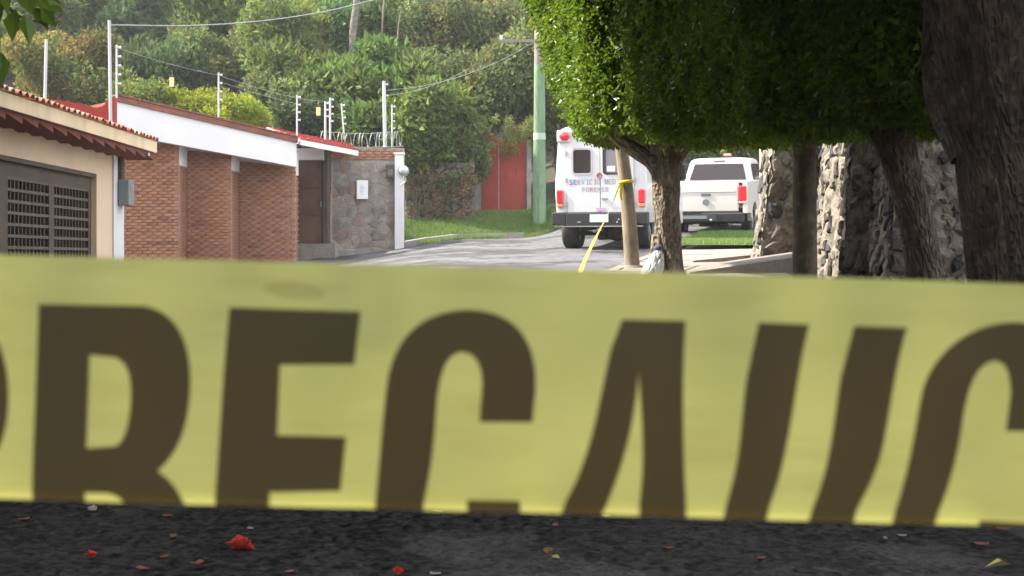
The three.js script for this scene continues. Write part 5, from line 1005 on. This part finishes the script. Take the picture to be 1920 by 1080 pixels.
function wildTree(px, py, rxp, ryp, d, kind, label, { spr = 0, step = 0.23, scale = 1, n = 13, name = 'hill_tree', cat = 'tree', group = 'trees on the wooded hillside', gap = 0.5 } = {}) {
  const c = at(px, py, d), rx = rxp * d / FOCAL, ry = ryp * d / FOCAL, rz = Math.max(rx, ry) * 0.85, g0 = G(c.x, d), t = thing(name, label, cat, V(c.x, g0 - 0.05, -d), group);
  const base = V(c.x, g0 - 0.1, -d), r = Math.max(0.05, rx * 0.07), hub = c.clone().add(V(0, -ry * 0.2, 0)); if (hub.y < base.y + 0.4) hub.y = base.y + 0.4;
  part(t, 'trunk', limb([base, base.clone().lerp(hub, 0.5).add(V(rr(-0.2, 0.2), 0, 0)), hub], [r * 1.3, r, r * 0.7], { n: 9, steps: 10, seed: px * 0.01 }), M.trunk);
  for (let i = 0; i < 3; i++) { const a = rr(0, 6.28); part(t, 'limb', limb([hub.clone().lerp(base, 0.15), hub.clone().add(V(Math.cos(a) * rx * 0.3, ry * 0.25, Math.sin(a) * rz * 0.3)), hub.clone().add(V(Math.cos(a) * rx * 0.65, ry * 0.6, Math.sin(a) * rz * 0.65))], [r * 0.6, r * 0.4, r * 0.15], { n: 7, steps: 8, seed: i + py * 0.01 }), M.trunk); }
  const places = crownPlaces(lobesFor(c, rx, ry, rz, n), step * scale, scale, { gap, inner: 0.6, under: 0.7 });
  places.forEach((p) => { p.x -= t.position.x; p.y -= t.position.y; p.z -= t.position.z; });
  copies(t, 'crown', spr === 'fine' ? fineSpray : hillSpray[spr], foliage[kind], places, tintOf(kind));
  return t;
}
wildTree(135, 150, 125, 72, 52, 'orange', 'orange tinged tree behind the red swept wall', { spr: 1 });
wildTree(50, 70, 120, 80, 66, 'pale', 'pale green tree in the upper left corner', { scale: 1.15 });
wildTree(165, 45, 110, 75, 72, 'mid', 'round green tree above the orange tinged tree', { scale: 1.15 });
wildTree(275, 95, 80, 110, 68, 'deep', 'dark tree right of the tall grey mast', { spr: 2, scale: 1.1, gap: 0.45 });
wildTree(355, 60, 90, 95, 78, 'deep', 'dark tree behind the pale cable', { scale: 1.2, gap: 0.45 });
wildTree(300, 140, 66, 60, 57, 'deep', 'dark tree behind the small yellow plate', { spr: 2, gap: 0.4 });
wildTree(425, 45, 85, 62, 62, 'mid', 'leafy green tree above the white fascia house', { spr: 2 });
wildTree(430, 130, 85, 66, 59, 'olive', 'olive tree behind the yellow green shrub', { spr: 1, gap: 0.5 });
wildTree(415, 207, 96, 40, 45.5, 'bright', 'bright yellow green shrub above the brown coping', { spr: 'fine', step: 0.15, name: 'garden_shrub', cat: 'shrub', n: 9 });
wildTree(262, 184, 52, 26, 45, 'pale', 'light green bush beside the swept red wall', { spr: 'fine', step: 0.15, name: 'garden_shrub', cat: 'shrub' });
wildTree(545, 95, 95, 90, 56, 'pale', 'pale green tree above the red porch roof', { spr: 0 });
wildTree(650, 85, 105, 80, 58, 'blue', 'bluish green tree in the upper middle', { spr: 2 });
wildTree(615, 165, 110, 66, 53, 'mid', 'spreading green tree behind the fence posts', { spr: 2 });
wildTree(520, 185, 60, 50, 52, 'olive', 'olive bush right of the yellow green shrub', { spr: 1, name: 'hill_bush', cat: 'bush' });
wildTree(740, 175, 95, 70, 51, 'mid', 'green tree above the razor wire', { spr: 2 });
wildTree(760, 45, 100, 75, 70, 'deep', 'dark tree at the top behind the pale stems', { scale: 1.15, gap: 0.5 });
wildTree(870, 75, 115, 85, 58, 'straw', 'straw coloured leafy tree left of the cross arm', { spr: 1, gap: 0.4 });
wildTree(830, 170, 90, 60, 52, 'olive', 'grey olive tree above the rock wall', { spr: 1, gap: 0.45 });
wildTree(930, 180, 80, 85, 51, 'olive', 'vine hung tree over the red gate', { spr: 1, gap: 0.4 });
wildTree(970, 70, 80, 90, 60, 'straw', 'brownish vine covered tree behind the utility pole', { spr: 1, gap: 0.45 });
wildTree(1050, 170, 66, 150, 52, 'olive', 'tall dark vine covered tree behind the ambulance', { spr: 1 });
wildTree(812, 285, 78, 92, 47.2, 'mid', 'dark glossy shrub hanging over the rock wall', { spr: 0, name: 'wall_shrub', cat: 'shrub', step: 0.18 });
wildTree(765, 260, 34, 66, 46.9, 'pale', 'leafy shrub just right of the razor wire', { spr: 0, name: 'wall_shrub', cat: 'shrub', step: 0.18 });
wildTree(862, 285, 44, 70, 47.4, 'olive', 'twiggy shrub left of the red gate', { spr: 1, name: 'wall_shrub', cat: 'shrub', step: 0.18 });
wildTree(700, 245, 50, 40, 47.5, 'mid', 'leafy bush behind the razor wire', { spr: 0, name: 'wall_shrub', cat: 'shrub', step: 0.18 });
wildTree(590, 235, 70, 40, 50, 'deep', 'dark bush behind the two fence posts', { spr: 0, name: 'wall_shrub', cat: 'shrub', step: 0.2 });
wildTree(1330, 285, 80, 34, 62, 'pale', 'pale tree above the pickup roof', { spr: 0 });
wildTree(1420, 270, 60, 40, 60, 'pale', 'pale tree right of the pickup roof', { spr: 0 });
wildTree(1200, 150, 130, 160, 64, 'mid', 'green tree hidden behind the clipped crown', { scale: 1.3 });
// bare stems that show against the crowns
{
  const stem = (pts, r, label) => { const b = pts[0].clone(), t = thing('bare_stem', label, 'stem', b); b.y = G(b.x, -b.z) - 0.05; t.position.copy(b); part(t, 'stem', limb([b, ...pts], r, { n: 8, steps: 16, knot: 0.1, seed: pts[0].x }), mat([0.24, 0.21, 0.185], { map: withRepeat(T.barkTone, 1) })); return t; };
  stem([at(712, 150, 56.5), at(716, 60, 56.5), at(722, -20, 56.5)], [0.06, 0.05, 0.04, 0.03], 'pale bare stem rising in the upper middle');
  stem([at(745, 120, 56), at(747, 50, 56), at(752, 20, 56)], [0.04, 0.035, 0.025, 0.015], 'thin forked bare stem right of the pale stem');
  stem([at(662, 60, 55.8), at(668, 10, 55.8), at(672, -40, 55.8)], [0.15, 0.14, 0.13, 0.12], 'dark thick trunk at the top edge in the middle');
  stem([at(804, 230, 49.8), at(806, 160, 49.8), at(812, 140, 49.8)], [0.06, 0.06, 0.05, 0.03], 'brown bare stem above the rock wall');
}
// trailing vines over the gate and rock wall
{
  reseed(133);
  const t = thing('hanging_vine', 'trailing vine hanging in front of the red gate top', 'vine', at(950, 250, 48));
  const hang = [];
  for (let i = 0; i < 26; i++) { const px = rr(868, 1000), y0 = rr(215, 262), len = rr(12, 44) * (px > 905 && px < 930 ? 0.6 : 1), d = rr(47.5, 48.0), a = at(px, y0, d), b = at(px + rr(-6, 6), y0 + len, d); part(t, 'strand', limb([a, a.clone().lerp(b, 0.5).add(V(rr(-0.06, 0.06), 0, 0)), b], [0.012, 0.01, 0.006], { n: 5, steps: 6, knot: 0 }), M.trunk); for (let k = 0; k < 5 + len * 0.22; k++) { const q = a.clone().lerp(b, rnd()).sub(t.position); hang.push({ x: q.x + rr(-0.1, 0.1), y: q.y, z: q.z + rr(-0.1, 0.1), s: rr(0.5, 0.9) }); } }
  copies(t, 'leaves', fineSpray, foliage.pale, hang, tintOf('pale'));
}
// creeper and dry growth on the rock wall
{
  reseed(137);
  const t = thing('wall_creeper', 'patchy brown and green creeper clinging to the rough rock wall', 'creeper', at(825, 430, 46.4)), green = [], dry = [];
  for (let i = 0; i < 420; i++) { const px = rr(760, 892), py = 330 + 105 * Math.pow(rnd(), 1.4); if (n3(px * 0.06, py * 0.06, 2) < -0.05) continue; const q = at(px, py, 46.4 + rr(-0.05, 0.08)).sub(t.position); (rnd() < 0.45 ? dry : green).push({ x: q.x, y: q.y, z: q.z, s: rr(0.4, 0.85) }); }
  copies(t, 'green_leaves', fineSpray, foliage.olive, green, tintOf('olive')); copies(t, 'dry_leaves', fineSpray, mat([0.20, 0.13, 0.085], { rough: 0.95 }), dry, tintOf('olive'));
  for (let i = 0; i < 8; i++) { const px = rr(770, 885); part(t, 'vine_stem', limb([at(px, 432, 46.45), at(px + rr(-6, 6), 390, 46.42), at(px + rr(-10, 10), 330, 46.45)], [0.03, 0.022, 0.012], { n: 6, steps: 10, knot: 0.2 }), M.trunk); }
}
// the rest of the wood on the hill, one mass beyond the trees that can be told apart
{
  reseed(141);
  const spots = [];
  for (let i = 0; i < 190; i++) {
    const d = 60 + 75 * Math.pow(rnd(), 0.8), x = rr(-0.42, 0.36) * d + (i % 3 ? 0 : rr(-8, 8)), y = G(x, d) + rr(2.2, 5), r = rr(1.8, 3.4);
    if (d < 66 && x > 1) continue;
    for (const p of crownPlaces(lobesFor(V(x, y, -d), r, r * 0.95, r, 4), 0.62, 1.9, { gap: 0.3, inner: 0.6, under: 0.4 })) { p.k = i; spots.push(p); }
  }
  const tone = Array.from({ length: 190 }, () => { const k = rr(0.6, 1.3), w = rr(0.8, 1.5); return [k * w, k, k * rr(0.7, 1.2)]; });
  const o = copies(scene, 'hillside_wood', hillSpray[1], foliage.mid, spots, (p) => { const k = rr(0.7, 1.2), c = tone[p.k]; return col(c[0] * k, c[1] * k, c[2] * k); });
  o.userData = { kind: 'stuff', label: 'far wood covering the hillside behind the nearer trees', category: 'wood' };
}

scene.fog = new THREE.FogExp2(new THREE.Color(0.93, 0.96, 1.0), 0.0007);

renderer.setSize(1024, 576);
renderer.render(scene, camera);
